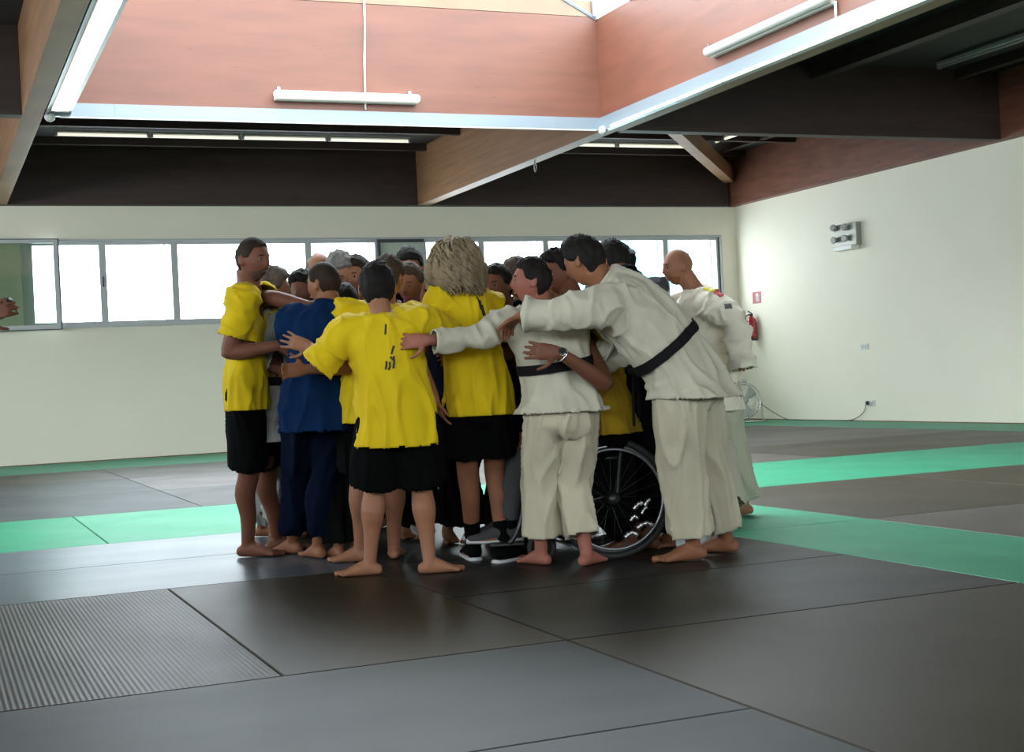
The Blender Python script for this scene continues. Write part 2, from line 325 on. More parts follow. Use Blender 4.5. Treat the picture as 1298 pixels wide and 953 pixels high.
# outlets
def outlet(y,z,label):
    e=empty('wall_outlet',(XW,y,z)); tag(e,label,'outlet')
    b=bmesh.new(); bx(b,XW-.015,XW,y-.09,y+.09,z-.045,z+.045); obj('faceplate',b,M['white_plastic'],e,bevel=.004)
    for s in (-.042,.042):
        b=bmesh.new(); tube(b,[(XW-.017,y+s,z),(XW-.006,y+s,z)],.026,14); obj('socket',b,M['alu'],e)
outlet(17.95,1.14,'small white double wall outlet at mid height on the right wall')
outlet(17.85,.28,'white wall outlet near the floor with a black plug in it')
# fan on the floor with cord and plug
e=empty('floor_fan',(12.5,20.25,0)); tag(e,'round chrome wire floor fan standing beside the white trousers near the corner','fan')
fc=V((12.52,20.25,.36)); fx=V((-.25,-.97,0)).normalized()
side=fx.cross(V((0,0,1))).normalized()
for off,R in ((-.09,.27),(.0,.3),(.09,.27)):
    b=bmesh.new(); ringtorus(b,fc+fx*off,fx,R,.008,40,6); obj('guard_ring',b,M['chrome'],e,smooth=True)
b=bmesh.new()
for k in range(28):
    a=2*PI*k/28; d=side*math.cos(a)+V((0,0,1))*math.sin(a)
    for s in (1,-1): tube(b,[fc+fx*.11*s+d*.05,fc+fx*.10*s+d*.2,fc+fx*.03*s+d*.3],.0025,4)
obj('wire_guard',b,M['chrome'],e)
b=bmesh.new(); tube(b,[fc-fx*.16,fc-fx*.02,fc+fx*.1],[.05,.07,.055],16); obj('motor',b,M['alu'],e,smooth=True)
for k in range(3):
    b=bmesh.new(); a=2*PI*k/3+.3; d=side*math.cos(a)+V((0,0,1))*math.sin(a); t=fx.cross(d)
    q=[fc+d*.05+t*.03+fx*.02,fc+d*.24+t*.11+fx*.045,fc+d*.26-t*.02,fc+d*.22-t*.09-fx*.03,fc+d*.05-t*.03-fx*.02]
    f1=[b.verts.new(p+fx*.002) for p in q]; f2=[b.verts.new(p-fx*.002) for p in q]; b.faces.new(f1); b.faces.new(f2[::-1])
    for i in range(5): b.faces.new((f1[i],f1[(i+1)%5],f2[(i+1)%5],f2[i]))
    obj('fan_blade',b,mat('grey_fan_blade',(.42,.41,.38),.4),e)
b=bmesh.new(); add_box(b,fc+V((0,0,.33)),(.14,.06,.05)); obj('carry_handle',b,M['alu'],e,bevel=.008)
b=bmesh.new()
for s in (1,-1): tube(b,[fc+side*s*.31,fc+side*s*.33+V((0,0,-.34)),fc+side*s*.33+fx*.2+V((0,0,-.345))],.012,8)
for q in (.2,-.0): tube(b,[fc+side*.33+fx*q+V((0,0,-.345)),fc-side*.33+fx*q+V((0,0,-.345))],.012,8)
obj('stand',b,M['chrome'],e,smooth=True)
b=bmesh.new(); pts=[(12.75,20.1,.3),(12.95,19.95,.12),(13.1,19.8,.02),(13.2,19.2,.012),(13.22,18.6,.012),(13.24,18.3,.02),(13.25,18.1,.08),(13.24,17.95,.17),(13.24,17.92,.25)]
def smooth_path(P,n=6):
    P=[V(p) for p in P]; out=[]
    for i in range(len(P)-1):
        a=P[max(i-1,0)];b_=P[i];c_=P[i+1];d_=P[min(i+2,len(P)-1)]
        for k in range(n):
            t=k/n; out.append(.5*((2*b_)+(c_-a)*t+(2*a-5*b_+4*c_-d_)*t*t+(3*b_-a-3*c_+d_)*t*t*t))
    return out+[P[-1]]
tube(b,smooth_path(pts),.007,6); pc=obj('power_cord',b,mat('grey_cable',(.1,.1,.09),.5),smooth=True); tag(pc,'grey power cord trailing along the right wall from the fan to the outlet','power cord')
b=bmesh.new(); add_box(b,(13.26,17.91,.28),(.04,.035,.06)); obj('plug',b,M['black_plastic'],pc,bevel=.008)
# cable tie hanging from the timber beam
b=bmesh.new(); tube(b,smooth_path([(LX1+.1,16.9,H+.01),(LX1+.08,16.88,H-.08),(LX1+.1,16.9,H-.14),(LX1+.13,16.92,H-.07),(LX1+.1,16.9,H+.01)]),.007,6)
tag(obj('hanging_wire_loop',b,M['alu'],smooth=True),'small wire loop hanging under the timber beam','wire')
# ---------------- judo mats ----------------
def matmat(name,col,rough=.43,bump=.12,ribs=False):
    m=mat(name,col,rough,bump=bump,bscale=220,var=.10,vscale=2.2,spec=.30)
    nt=m.node_tree;N=nt.nodes;L=nt.links;bs=N['Principled BSDF']
    n=N.new('ShaderNodeTexNoise'); n.inputs['Scale'].default_value=3; n.inputs['Detail'].default_value=8
    r=N.new('ShaderNodeMapRange'); r.inputs['To Min'].default_value=rough-.06; r.inputs['To Max'].default_value=rough+.1; L.new(n.outputs['Fac'],r.inputs['Value']); L.new(r.outputs[0],bs.inputs['Roughness'])
    if ribs:
        w=N.new('ShaderNodeTexWave'); w.bands_direction='X'; w.inputs['Scale'].default_value=17; w.inputs['Distortion'].default_value=.3
        tc=N.new('ShaderNodeTexCoord'); L.new(tc.outputs['Object'],w.inputs['Vector'])
        bp=N.new('ShaderNodeBump'); bp.inputs['Strength'].default_value=.3; bp.inputs['Distance'].default_value=.003; L.new(w.outputs['Fac'],bp.inputs['Height'])
        old=[l for l in nt.links if l.to_node==bs and l.to_socket.name=='Normal']
        if old: L.new(old[0].from_socket,bp.inputs['Normal'])
        L.new(bp.outputs[0],bs.inputs['Normal'])
    return m
MM={'grey':matmat('grey_mat_vinyl',(.046,.050,.050),.5),'dark':matmat('black_mat_vinyl',(.014,.012,.010)),'brown':matmat('brownish_black_mat_vinyl',(.030,.021,.010)),
 'ribbed':matmat('ribbed_black_mat_vinyl',(.03,.027,.023),.42,.3,True),'green':matmat('green_mat_vinyl',(.018,.23,.12),.45),'taupe':matmat('taupe_mat_vinyl',(.07,.055,.048)),'blue':matmat('blue_grey_mat_vinyl',(.075,.095,.115),.3)}
MN={'grey':'grey','dark':'black','brown':'brown-black','ribbed':'ribbed black','green':'green','taupe':'taupe grey','blue':'blue-grey'}
def jm(x0,x1,y0,y1,c,where,grp=None):
    b=bmesh.new(); g=.003; bx(b,x0+g,x1-g,y0+g,y1-g,-.04,0)
    o=obj('judo_mat',b,MM[c],bevel=.004,bseg=1); tag(o,where,'mat',grp or (MN[c]+' judo mats')); return o
UX=1.02; X0=1.04
def X(k): return X0+UX*k
Yl=[1.0,2.18,3.36,4.58,6.96,9.36,11.72,14.1,16.5,18.95,YW-.02]
# near rows
jm(X(-3),X(1),2.18,3.36,'grey','grey judo mat cut by the bottom edge of the picture')
jm(X(-3),X(1),3.36,4.58,'grey','long grey judo mat in front of the ribbed black mat')
jm(X(1),X(3),1.0,4.58,'brown','large brown-black judo mat in the bottom right corner')
jm(X(4),X(6),1.0,4.58,'brown','brown-black judo mat outside the bottom right corner')
jm(X(-1),X(0),4.58,6.96,'ribbed','ribbed black judo mat in the left foreground')
jm(X(-3),X(-1),4.58,6.96,'ribbed','ribbed black judo mat outside the left edge')
jm(X(0),X(1),4.58,6.96,'brown','brown-black judo mat in the middle, in front of the yellow shirts')
jm(X(1),X(3),4.58,5.77,'dark','black judo mat in front of the wheelchair')
jm(X(1),X(3),5.77,6.96,'dark','black judo mat under the wheelchair')
jm(X(-3),X(1),6.96,8.17,'blue','blue-grey judo mat under the left bystander, nearer one')
jm(X(-3),X(1),8.17,9.36,'blue','blue-grey judo mat just before the left green band')
jm(X(1),X(3),6.96,9.36,'dark','black judo mat beneath the middle of the huddle')
# green column on the right
for i,(y0,y1) in enumerate(((2.2,4.58),(4.58,6.96),(6.96,9.36))):
    jm(X(3),X(4),y0,y1,'green',['green judo mat of the right band, outside the right edge','green judo mat of the right band, widest one at the right edge','green judo mat of the right band beside the white trousers'][i])
# green row
for x0,x1,lab in ((-4,-2,'green judo mat beyond the left edge'),(-2,0,'green judo mat at the left edge, darker nearer half of the band'),(0,2,'green judo mat reaching the bare feet of the left man'),(2,4,'green judo mat behind the huddle'),(4,6,'bright green judo mat right of the white trousers'),(6,8,'green judo mat at the right edge, middle band'),(8,10,'green judo mat beyond the right edge, middle band')):
    jm(X(x0),X(x1),9.36,11.72,'green',lab)
# right of the green column
jm(X(4),X(6),4.58,6.96,'taupe','taupe judo mat at the right edge behind the green band'); jm(X(6),X(8),4.58,6.96,'taupe','taupe judo mat outside the right edge')
jm(X(4),X(6),6.96,9.36,'brown','dark judo mat between the two green bands on the right')
jm(X(6),X(9),6.96,9.36,'brown','dark judo mat at the right edge between the green bands')
jm(X(9),X(11.9),4.58,9.36,'brown','dark judo mat beyond the right edge near the wall')
# rows behind
far=[(11.72,14.1,['grey','grey','grey','dark','brown','taupe','brown'],'row behind the green band'),(14.1,16.5,['dark','brown','grey','taupe','brown','dark','taupe'],'second row behind the green band'),(16.5,18.95,['taupe','taupe','brown','brown','taupe','taupe','brown'],'row next to the back border')]
for y0,y1,cs,nm in far:
    for i,x0 in enumerate((-5,-3,-1,1,3,5,7)):
        x1=x0+2
        if i==6: x1=10.9
        side=['beyond the left edge','at the left edge','left of the huddle','behind the left half of the huddle','behind the right half of the huddle','right of the huddle','near the right wall border'][i]
        jm(X(x0),min(X(x1),12.0),y0,y1,cs[i],'%s mat %s, %s'%(MN[cs[i]],side,nm))
for i,x0 in enumerate((-5,-3,-1,1,3,5,7,9)):
    jm(X(x0),X(x0+2) if i<7 else XW-.02,18.95,YW-.02,'green' ,'green border mat along the back wall, %s'%['beyond the left edge','at the left edge','below the left windows','behind the left man','behind the blue jacket','behind the curly-haired woman','behind the wheelchair','in the far right corner'][i])
for i,(y0,y1) in enumerate(((16.5,18.95),(14.1,16.5),(11.72,14.1),(9.36,11.72))):
    jm(12.02,XW-.02,y0,y1,'green','green border mat along the right wall, %s'%['nearest the fan','below the outlet','at the right edge of the picture','beyond the right edge'][i])
# ---------------- light ----------------
w=bpy.data.worlds.new('daylight'); SC.world=w; w.use_nodes=True
bg=w.node_tree.nodes['Background']; bg.inputs[0].default_value=(.84,.94,1,1); bg.inputs[1].default_value=WORLD
def portal(c,sx,sy,rot):
    l=bpy.data.lights.new('daylight_portal','AREA'); l.shape='RECTANGLE'; l.size=sx; l.size_y=sy; l.cycles.is_portal=True
    o=bpy.data.objects.new('daylight_portal',l); COL.objects.link(o); o.location=c; o.rotation_euler=rot
portal(((WX0+WX1)/2,YW+.32,(WZ0+WZ1)/2),WX1-WX0,WZ1-WZ0,(-PI/2,0,0))
portal((xm,(LY0+LY1)/2,zr+.05),LX1-LX0+.4,LY1-LY0+.4,(0,0,0))
portal((XL-.32,(YF+YW)/2,2.65),1.1,YW-YF,(0,-PI/2,0))
portal(((XL+XW)/2,YF-.32,2.65),XW-XL,1.1,(PI/2,0,0))
SC.view_settings.view_transform='Standard'; SC.view_settings.look='None'; SC.view_settings.gamma=1; SC.view_settings.exposure=EXPO
SC.view_settings.use_curve_mapping=False
SC.cycles.max_bounces=8; SC.cycles.diffuse_bounces=5; SC.cycles.transparent_max_bounces=12
# ================= people =================
def vlerp(a,b,t): return a+(b-a)*t
def sstep(a,b,x):
    t=max(0,min(1,(x-a)/(b-a))); return t*t*(3-2*t)
def loft(bm,keys,n=18,sub=4,rnd=True):
    """keys: (centre, u, v) rings joined into a closed tube with smooth interpolation"""
    K=[(V(c),V(u),V(v)) for c,u,v in keys]
    if rnd:
        def capk(a,b):
            d=(a[0]-b[0]); L=min(a[1].length,a[2].length)*.45; d=d.normalized()*L if d.length>1e-6 else V()
            return (a[0]+d,a[1]*.6,a[2]*.6)
        K=[capk(K[0],K[1])]+K+[capk(K[-1],K[-2])]
    out=[]
    for i in range(len(K)-1):
        a=K[max(i-1,0)];b=K[i];c=K[i+1];d=K[min(i+2,len(K)-1)]
        for k in range(sub):
            t=k/sub
            out.append(tuple(.5*((2*b[j])+(c[j]-a[j])*t+(2*a[j]-5*b[j]+4*c[j]-d[j])*t*t+(3*b[j]-a[j]-3*c[j]+d[j])*t*t*t) for j in range(3)))
    out.append(K[-1]); R=[]
    for c,u,v in out: R.append([bm.verts.new(c+u*math.cos(2*PI*k/n)+v*math.sin(2*PI*k/n)) for k in range(n)])
    for i in range(len(R)-1):
        for k in range(n): bm.faces.new((R[i][k],R[i][(k+1)%n],R[i+1][(k+1)%n],R[i+1][k]))
    bm.faces.new(R[0][::-1]); bm.faces.new(R[-1])
def limb(bm,pts,radii,flat=None,ref=None,n=14,sub=3):
    """tapered limb along pts; flat = ratio of second axis"""
    pts=[V(p) for p in pts]; keys=[]; prev=None
    for i,p in enumerate(pts):
        t=(pts[min(i+1,len(pts)-1)]-pts[max(i-1,0)]).normalized()
        if prev is None:
            r=V(ref) if ref is not None else V((0.3,.2,1)); 
            if abs(t.dot(r.normalized()))>.95: r=V((1,.2,.1))
            a=(r-t*r.dot(t)).normalized()
        else: a=(prev-t*prev.dot(t)).normalized()
        prev=a; b=t.cross(a); r=radii[i]; f=flat[i] if isinstance(flat,(list,tuple)) else (flat or 1)
        keys.append((p,a*r,b*r*f))
    loft(bm,keys,n,sub)
def ellip(bm,c,ax,ay,az,sub=2):
    m=Matrix(((ax.x,ay.x,az.x,c.x),(ax.y,ay.y,az.y,c.y),(ax.z,ay.z,az.z,c.z),(0,0,0,1)))
    bmesh.ops.create_icosphere(bm,subdivisions=sub,radius=1,matrix=m)
DG=None
def fuse(bm,vox,smooth=3):
    """melts overlapping closed shapes into one continuous skin"""
    bmesh.ops.recalc_face_normals(bm,faces=bm.faces)
    me=bpy.data.meshes.new('t'); bm.to_mesh(me); bm.free(); o=bpy.data.objects.new('t',me); COL.objects.link(o)
    r=o.modifiers.new('r','REMESH'); r.mode='VOXEL'; r.voxel_size=vox; r.use_smooth_shade=True
    if smooth: s=o.modifiers.new('s','SMOOTH'); s.iterations=smooth; s.factor=.5
    dg=bpy.context.evaluated_depsgraph_get(); ev=o.evaluated_get(dg); me2=bpy.data.meshes.new_from_object(ev)
    bpy.data.objects.remove(o); bpy.data.meshes.remove(me)
    return me2
def wrinkle(me,segs,amp,freq,seed):
    """cloth folds: segs = (a,b,mode,weight); 'l' folds run along the segment, 'c' folds run across it"""
    so=V((seed*7.3,seed*3.1,seed*5.7)); S=[]
    for a,b,mode,w in segs: a=V(a);b=V(b); d=b-a; S.append((a,d,d.length_squared,d.normalized(),mode,w))
    nrm=[v.normal.copy() for v in me.vertices]
    for i,v in enumerate(me.vertices):
        p=v.co; num=0; den=0
        for a,d,l2,ax,mode,w in S:
            t=max(0,min(1,(p-a).dot(d)/l2)); dist=(p-a-d*t).length+1e-3; wt=1/dist**5
            al=ax*(p.dot(ax)); pe=p-al
            q=(pe+al*.22) if mode=='l' else (al+pe*.62)
            q=q*freq+so
            n1=noise.noise(q); n2=noise.noise(q*2.3+so); n3=noise.noise(q*1.3-so)
            r1=1-min(1,abs(n1)*3.2); r2=1-min(1,abs(n2)*2.6); r3=1-min(1,abs(n3)*3.6)
            h=(r1*r1*1.0+r3*r3*.9+r2*.45*(.4+n1)+n3*.5-.45)*w
            num+=h*wt; den+=wt
        v.co=p+nrm[i]*max(amp*num/den,-.006)
def add_mesh(name,me,m,parent,solid=0,cuts=(),smooth=True):
    loc=parent.matrix_world.translation if parent else V((0,0,0))
    if cuts:
        bm=bmesh.new(); bm.from_mesh(me)
        kill=[]
        for c,nrm,rad in cuts:
            c=V(c);nrm=V(nrm).normalized()
            for f in bm.faces:
                q=f.calc_center_median()-c
                if 0<q.dot(nrm)<.075 and q.length<rad: kill.append(f)
        bmesh.ops.delete(bm,geom=list(set(kill)),context='FACES')
        seen=set(); isl=[]
        for v0 in bm.verts:
            if v0 in seen: continue
            st=[v0]; seen.add(v0); comp=[]
            while st:
                q=st.pop(); comp.append(q)
                for ed in q.link_edges:
                    o2=ed.other_vert(q)
                    if o2 not in seen: seen.add(o2); st.append(o2)
            isl.append(comp)
        mx_=max(len(c) for c in isl)
        dead=[v for c in isl if len(c)<mx_*.12 for v in c]
        bmesh.ops.delete(bm,geom=dead,context='VERTS'); bm.to_mesh(me); bm.free()
    for v in me.vertices: v.co-=loc
    me.name=name; me.materials.clear()
    for mm in (m if isinstance(m,(list,tuple)) else [m]): me.materials.append(mm)
    if smooth:
        for p in me.polygons: p.use_smooth=True
    o=bpy.data.objects.new(name,me); COL.objects.link(o)
    if solid:
        s=o.modifiers.new('cloth','SOLIDIFY'); s.thickness=solid; s.offset=-1
    place(o,loc,parent); return o

# ---- head: a sculpted sphere ----
def head_surface(d,off=0,female=0):
    """d: unit direction (x forward, y left, z up) -> point of the head (metres, adult)"""
    x,y,z=d
    a,b,c=.094,.075,.113
    px,py,pz=a*x,b*y,c*z
    # cranium wider high at the back, jaw narrow
    if z<0:
        k=min(1,-z); py*=1-.30*k**1.6*(1 if x>0 else .8); 
        if x<0: px*=1-.45*k**1.3
        else: px*=1-.04*k
    else:
        if x<0: px*=1.06
        py*=1+.03*z
    px+=0.004
    if x>0:
        g=lambda yc,zc,sy,sz: math.exp(-((y-yc)/sy)**2-((z-zc)/sz)**2)
        px+=.024*g(0,-.20,.13,.11)*x + .013*g(0,.0,.10,.22)*x      # nose
        ay=abs(y)
        e=lambda yc,zc,sy,sz: math.exp(-((ay-yc)/sy)**2-((z-zc)/sz)**2)
        px-=.0115*e(.40,.05,.20,.12)*x                              # eye sockets
        px+=.005*e(.36,.25,.28,.09)*x                               # brow
        px+=.003*e(.50,-.22,.2,.15)                                 # cheeks
        py+=math.copysign(.003,y)*e(.62,-.2,.2,.2)
        px+=.006*g(0,-.47,.26,.07)+.006*g(0,-.59,.2,.05)-.004*g(0,-.53,.3,.025) # lips
        px-=.003*g(0,-.68,.25,.06)
        px+=.009*g(0,-.86,.3,.14)                                   # chin
        px-=.003*g(0,.6,.6,.3)
    p=V((px,py,pz))
    if off: p+=V((x/a,y/b,z/c)).normalized()*off
    return p
def head_frame(c,yaw,pitch,roll,S):
    F=V((math.cos(yaw)*math.cos(pitch),math.sin(yaw)*math.cos(pitch),math.sin(pitch)))
    L=V((-math.sin(yaw),math.cos(yaw),0)); U=F.cross(L)
    if roll:
        L,U=L*math.cos(roll)+U*math.sin(roll), U*math.cos(roll)-L*math.sin(roll)
    k=S
    return lambda p: c+(F*p[0]+L*p[1]+U*p[2])*k, F,L,U
def sphere_mesh(bm,fn,sub=4):
    r=bmesh.ops.create_icosphere(bm,subdivisions=sub,radius=1)
    for v in r['verts']: v.co=fn(v.co.normalized())
def hair_off(style):
    def f(d):
        x,y,z=d; th=math.atan2(abs(y),x)/PI   # 0 front .. 1 back
        if style in('bald',): line=1.5
        # hairline height by azimuth
        if th<.28: line=.62-.1*(th/.28)
        elif th<.42: line=.52-.47*sstep(.28,.42,th)
        elif th<.52: line=.05-.10*sstep(.42,.52,th)
        else: line=-.05-.66*sstep(.52,.70,th)
        line+=.05*noise.noise(V((x*9,y*9,z*9)))
        h=z-line
        t=sstep(-.04,.10,h)
        if style=='short': o=.013+.006*max(0,z)
        elif style=='quiff': o=.016+.018*max(0,z)*max(0,x+.4)
        elif style=='buzz': o=.006+.002*max(0,z)
        elif style=='thick': o=.024+.010*max(0,z)
        elif style=='balding':
            if z>.42 and x>-.75: t=0
            o=.010
        elif style=='thin': o=.004
        else: o=.013
        n=noise.noise(V((x*4,y*4,z*2.5)))*.30+noise.noise(V((x*18,y*18,z*6)))*.28+noise.noise(V((x*40,y*40,z*12)))*.22
        if style=='buzz': n*=.2
        return -.012+t*(o*(1+n)+.012)
    return f
SKIN={}
def skin(name,col):
    if name not in SKIN:
        m=mat('skin_'+name,tuple(c*.55 for c in col),.5,bump=.05,bscale=90,var=.10,vscale=9); b=m.node_tree.nodes['Principled BSDF']
        b.inputs['Specular IOR Level'].default_value=.3; b.inputs['Roughness'].default_value=.6
        SKIN[name]=m
    return SKIN[name]
skin('tan',(.42,.17,.085)); skin('brown',(.27,.10,.055)); skin('pale',(.55,.27,.17)); skin('light',(.5,.22,.12)); skin('red',(.5,.18,.12))
def cloth(name,col,rough=.85,bump=.25,bs=350,var=.06,sheen=.04): return mat(name,col,rough,bump=bump,bscale=bs,var=var,vscale=5,spec=.25 if max(col)>.1 else .04,sheen=sheen if max(col)>.1 else 0)
CL={'yellow':cloth('yellow_jersey',(.60,.42,.004)),'ochre':cloth('ochre_yellow_cotton',(.36,.22,.008)),'black':cloth('black_fabric',(.003,.003,.003)),'blackp':cloth('black_trousers_fabric',(.005,.005,.005)),
 'blue':cloth('blue_judogi_cotton',(.004,.018,.06),bs=180),'bright':cloth('window_lit_judogi_cotton',(.78,.72,.58),bs=180),'navy':cloth('navy_trousers_cotton',(.003,.006,.018)),'white':cloth('white_judogi_cotton',(.48,.45,.35),bs=180,bump=.4),'cream':cloth('cream_judogi_cotton',(.48,.43,.32),bs=180,bump=.4),  # bright: white judogi colour lightened for window light falling on the jacket
 'greywhite':cloth('greyish_judogi_cotton',(.30,.30,.275),bs=180),'grey':cloth('grey_fabric',(.06,.06,.062)),'royal':cloth('royal_blue_jersey',(.05,.09,.35)),'belt':cloth('black_belt_cotton',(.012,.011,.012),bs=120)}
def hairmat(name,col,sc=40):
    m=mat(name,col,.7,bump=.9,bscale=sc,var=.4,vscale=22,stretch=(1,1,.35),spec=.15); return m
HM={'black':hairmat('black_hair',(.010,.008,.007)),'dark':hairmat('dark_brown_hair',(.022,.014,.009)),'brown':hairmat('brown_hair',(.05,.032,.022)),'greybrown':hairmat('grey_brown_hair',(.10,.08,.065)),'grey':hairmat('grey_hair',(.16,.15,.14)),'curly':hairmat('ash_blonde_hair',(.20,.15,.09),60),'beard':hairmat('stubble',(.085,.045,.032)),'redbeard':hairmat('ginger_stubble',(.20,.08,.04))}
EYE_W=mat('eye_white',(.25,.22,.20),.3); EYE_D=mat('eye_dark',(.015,.01,.008),.15); LIP=mat('lips',(.30,.09,.07),.4); MOUTH=mat('open_mouth',(.04,.012,.01),.5); TOOTH=mat('teeth',(.7,.68,.6),.3)

def person(label,S,pel,neck,head,yaw,hyaw,hpitch=0,hroll=0,feet=None,toes=None,hands=(None,None),poles=(None,None),knees=(None,None),sk='tan',
           hair='short',hcol='dark',top='yellow',topkind='tee',bottom='black',botkind='shorts',bend=.0,sh=(0,0),build=1.0,vox=.0075,face=True,
           palm=(None,None),fingers=(.35,.35),hdir=(None,None),sleeve=1.0,belt=None,hem=None,socks=False,group=None,seed=1,mouth='closed',beard=None,headk=1.0,dbend=None,shdir=None,foldk=1.0,legw=1.0,elb=(None,None),botlen=None,spread=(1,1),dep=1.0,slw=1.0,topw=1.0):
    """yaw: body facing (deg, world); all points are world positions"""
    pel=V(pel);neck=V(neck);head=V(head); yr=math.radians(yaw); F0=V((math.cos(yr),math.sin(yr),0)); L0=V((-math.sin(yr),math.cos(yr),0))
    if shdir is not None: a=math.radians(shdir); L1=V((-math.sin(a),math.cos(a),0))
    else: L1=L0
    base=V((pel.x,pel.y,0))
    if feet: base=V(((feet[0][0]+feet[1][0])/2,(feet[0][1]+feet[1][1])/2,0))
    K={}
    ctrl=(pel+neck)/2-F0*bend
    def sp(t):
        if t<0: return pel+(V((0,0,-1))*(-t)*(neck-pel).length)
        return pel*(1-t)**2+ctrl*2*t*(1-t)+neck*t*t
    def tan(t):
        if t<0: return V((0,0,1))
        return ((ctrl-pel)*2*(1-t)+(neck-ctrl)*2*t).normalized()
    def fr(t):
        T=tan(max(t,0)); 
        if t<0.05: T=vlerp(V((0,0,1)),T,.5).normalized() if t>=0 else V((0,0,1))
        L=vlerp(L0,L1,max(0,min(1,t))).normalized(); L=(L-T*L.dot(T)).normalized(); Fv=L.cross(T); return T,L,Fv
    s=S; w=build
    shp=[]
    for i,sg in ((0,1),(1,-1)):
        T,L,Fv=fr(.9); shp.append(sp(.875)+L*sg*.106*s*w+T*sh[i]*s)
    hip=[]
    for i,sg in ((0,1),(1,-1)):
        hip.append(pel+L0*sg*.052*s*w-V((0,0,.015*s)))
    # legs
    if feet is None: feet=[flo_under(h) for h in hip]
    ank=[V((f[0],f[1],.045*s)) if len(f)==2 or f[2]<.01 else V(f) for f in feet]
    def ik(a,b,l1,l2,pole):
        d=b-a; L=d.length; L_=min(L,(l1+l2)*.999); dn=d/L; 
        x=(l1*l1-l2*l2+L_*L_)/(2*L_); y=math.sqrt(max(1e-6,l1*l1-x*x))
        p=pole-dn*pole.dot(dn); p.normalize(); k=L/L_
        return a+dn*x*k+p*y
    kn=[ik(hip[i],ank[i],.245*s,.232*s,V(knees[i]) if knees[i] is not None else F0) for i in (0,1)]
    # arms
    ua,fa=.172*s,.148*s
    el=[];wr=[]
    for i,sg in ((0,1),(1,-1)):
        if hands[i] is None: wpt=pel+L0*sg*.15*s+F0*.05*s+V((0,0,-.02*s))
        else: wpt=V(hands[i])
        d=wpt-shp[i]
        if d.length>(ua+fa)*1.02: wpt=shp[i]+d.normalized()*(ua+fa)*1.02
        wr.append(wpt)
        pl=V(poles[i]) if poles[i] is not None else V((0,0,-1))-F0*.4
        el.append(V(elb[i]) if elb[i] is not None else ik(shp[i],wpt,ua,fa,pl))
    # ---------- body ----------
    bm=bmesh.new()
    tor=[(-.10,.068,.052),(0,.084,.058),(.18,.082,.056),(.38,.078,.056),(.6,.088,.062),(.78,.098,.062),(.88,.092,.055),(.94,.072,.048),(1.0,.042,.040)]
    keys=[]
    for t,a,b_ in tor:
        T,L,Fv=fr(t); keys.append((sp(t),L*a*s*w,Fv*b_*s*w*dep))
    loft(bm,keys,20,3)
    hf,HF,HL,HU=head_frame(head,math.radians(hyaw),math.radians(hpitch),math.radians(hroll),S/1.74*headk*(1.0 if S>1.6 else 1.04))
    hk=S/1.74*headk
    nb=hf((-.025,0,-.055)); nk=sp(.98)
    limb(bm,[nk-tan(.9)*.03,vlerp(nk,nb,.5),nb],[.040*s,.034*s,.034*s],ref=L0,sub=3)
    sphere_mesh(bm,lambda d: hf(head_surface(d)),4)
    for sg in (1,-1):
        ellip(bm,hf((-.006,sg*.083,-.008)),HF*.017*hk-HU*.004*hk,HL*.0085*hk+HF*sg*-.007*hk,HU*.032*hk+HF*-.005*hk)
    for i in (0,1):
        sg=1 if i==0 else -1
        # leg
        h,k,a=hip[i],kn[i],ank[i]; sd=(k-h).normalized(); 
        legF=F0
        sh_=k-a
        calf=vlerp(k,a,.3)-F0*.012*s
        limb(bm,[h+V((0,0,.02*s)),vlerp(h,k,.3),vlerp(h,k,.7),k,calf,vlerp(k,a,.62),a,a-V((0,0,.018*s))],[.048*s*w,.048*s*w,.040*s*w,.0335*s,.0345*s*w,.026*s,.0205*s,.021*s],ref=L0)
        # foot
        tdir=V(toes[i]) if toes and toes[i] is not None else F0+L0*sg*.2
        tdir=V((tdir.x,tdir.y,tdir.z)).normalized(); tl=V((-tdir.y,tdir.x,0)).normalized(); gz=a.z-.045*s; dn=V((0,0,1))
        if abs(tdir.z)>.2: dn=tl.cross(tdir)*-1; dn=dn if dn.z>0 else -dn
        g0=a-dn*.045*s
        P=lambda f,u: g0+tdir*f*s+dn*u*s
        fk=[(P(-.030,.019),tl*.016*s,dn*.016*s),(P(-.015,.021),tl*.020*s,dn*.020*s),(P(.015,.026),tl*.020*s,dn*.026*s),(P(.045,.020),tl*.025*s,dn*.020*s),(P(.072,.013),tl*.029*s,dn*.013*s),(P(.088,.011),tl*.028*s,dn*.010*s)]
        loft(bm,fk,14,2)
        for j in range(5):
            o_=(-2+j)*.0115*s*(-1 if i==0 else 1)*-1; big=(j==0)
            o_=tl*((.021-.0108*j)*s*(-1 if i==0 else 1)); ln=(.112 if j==0 else .111-.006*j)
            r_=(.0105 if j==0 else .0072)*s
            limb(bm,[P(.078,.010)+o_,P(.095,.010)+o_,P(ln,.008)+o_],[r_,r_*.9,r_*.95],n=8,sub=2)
        # arm
        S_,E_,W_=shp[i],el[i],wr[i]
        up=(E_-S_); 
        limb(bm,[S_-up.normalized()*.01,S_+up*.18,S_+up*.55,E_,vlerp(E_,W_,.25),vlerp(E_,W_,.65),W_],[.034*s*w,.033*s*w,.028*s*w,.0235*s,.0255*s*w,.0195*s,.0155*s],ref=V((0,0,1)))
        # hand
        hd=V(hdir[i]) if hdir[i] is not None else (W_-E_)
        hd=hd.normalized()
        pn=V(palm[i]) if palm[i] is not None else (L0*(-sg))
        pn=(pn-hd*pn.dot(hd)).normalized(); side=hd.cross(pn)   # across the palm
        if i==1: side=-side
        # side points towards the thumb
        q=s*.0
        c0=W_; cu=fingers[i]
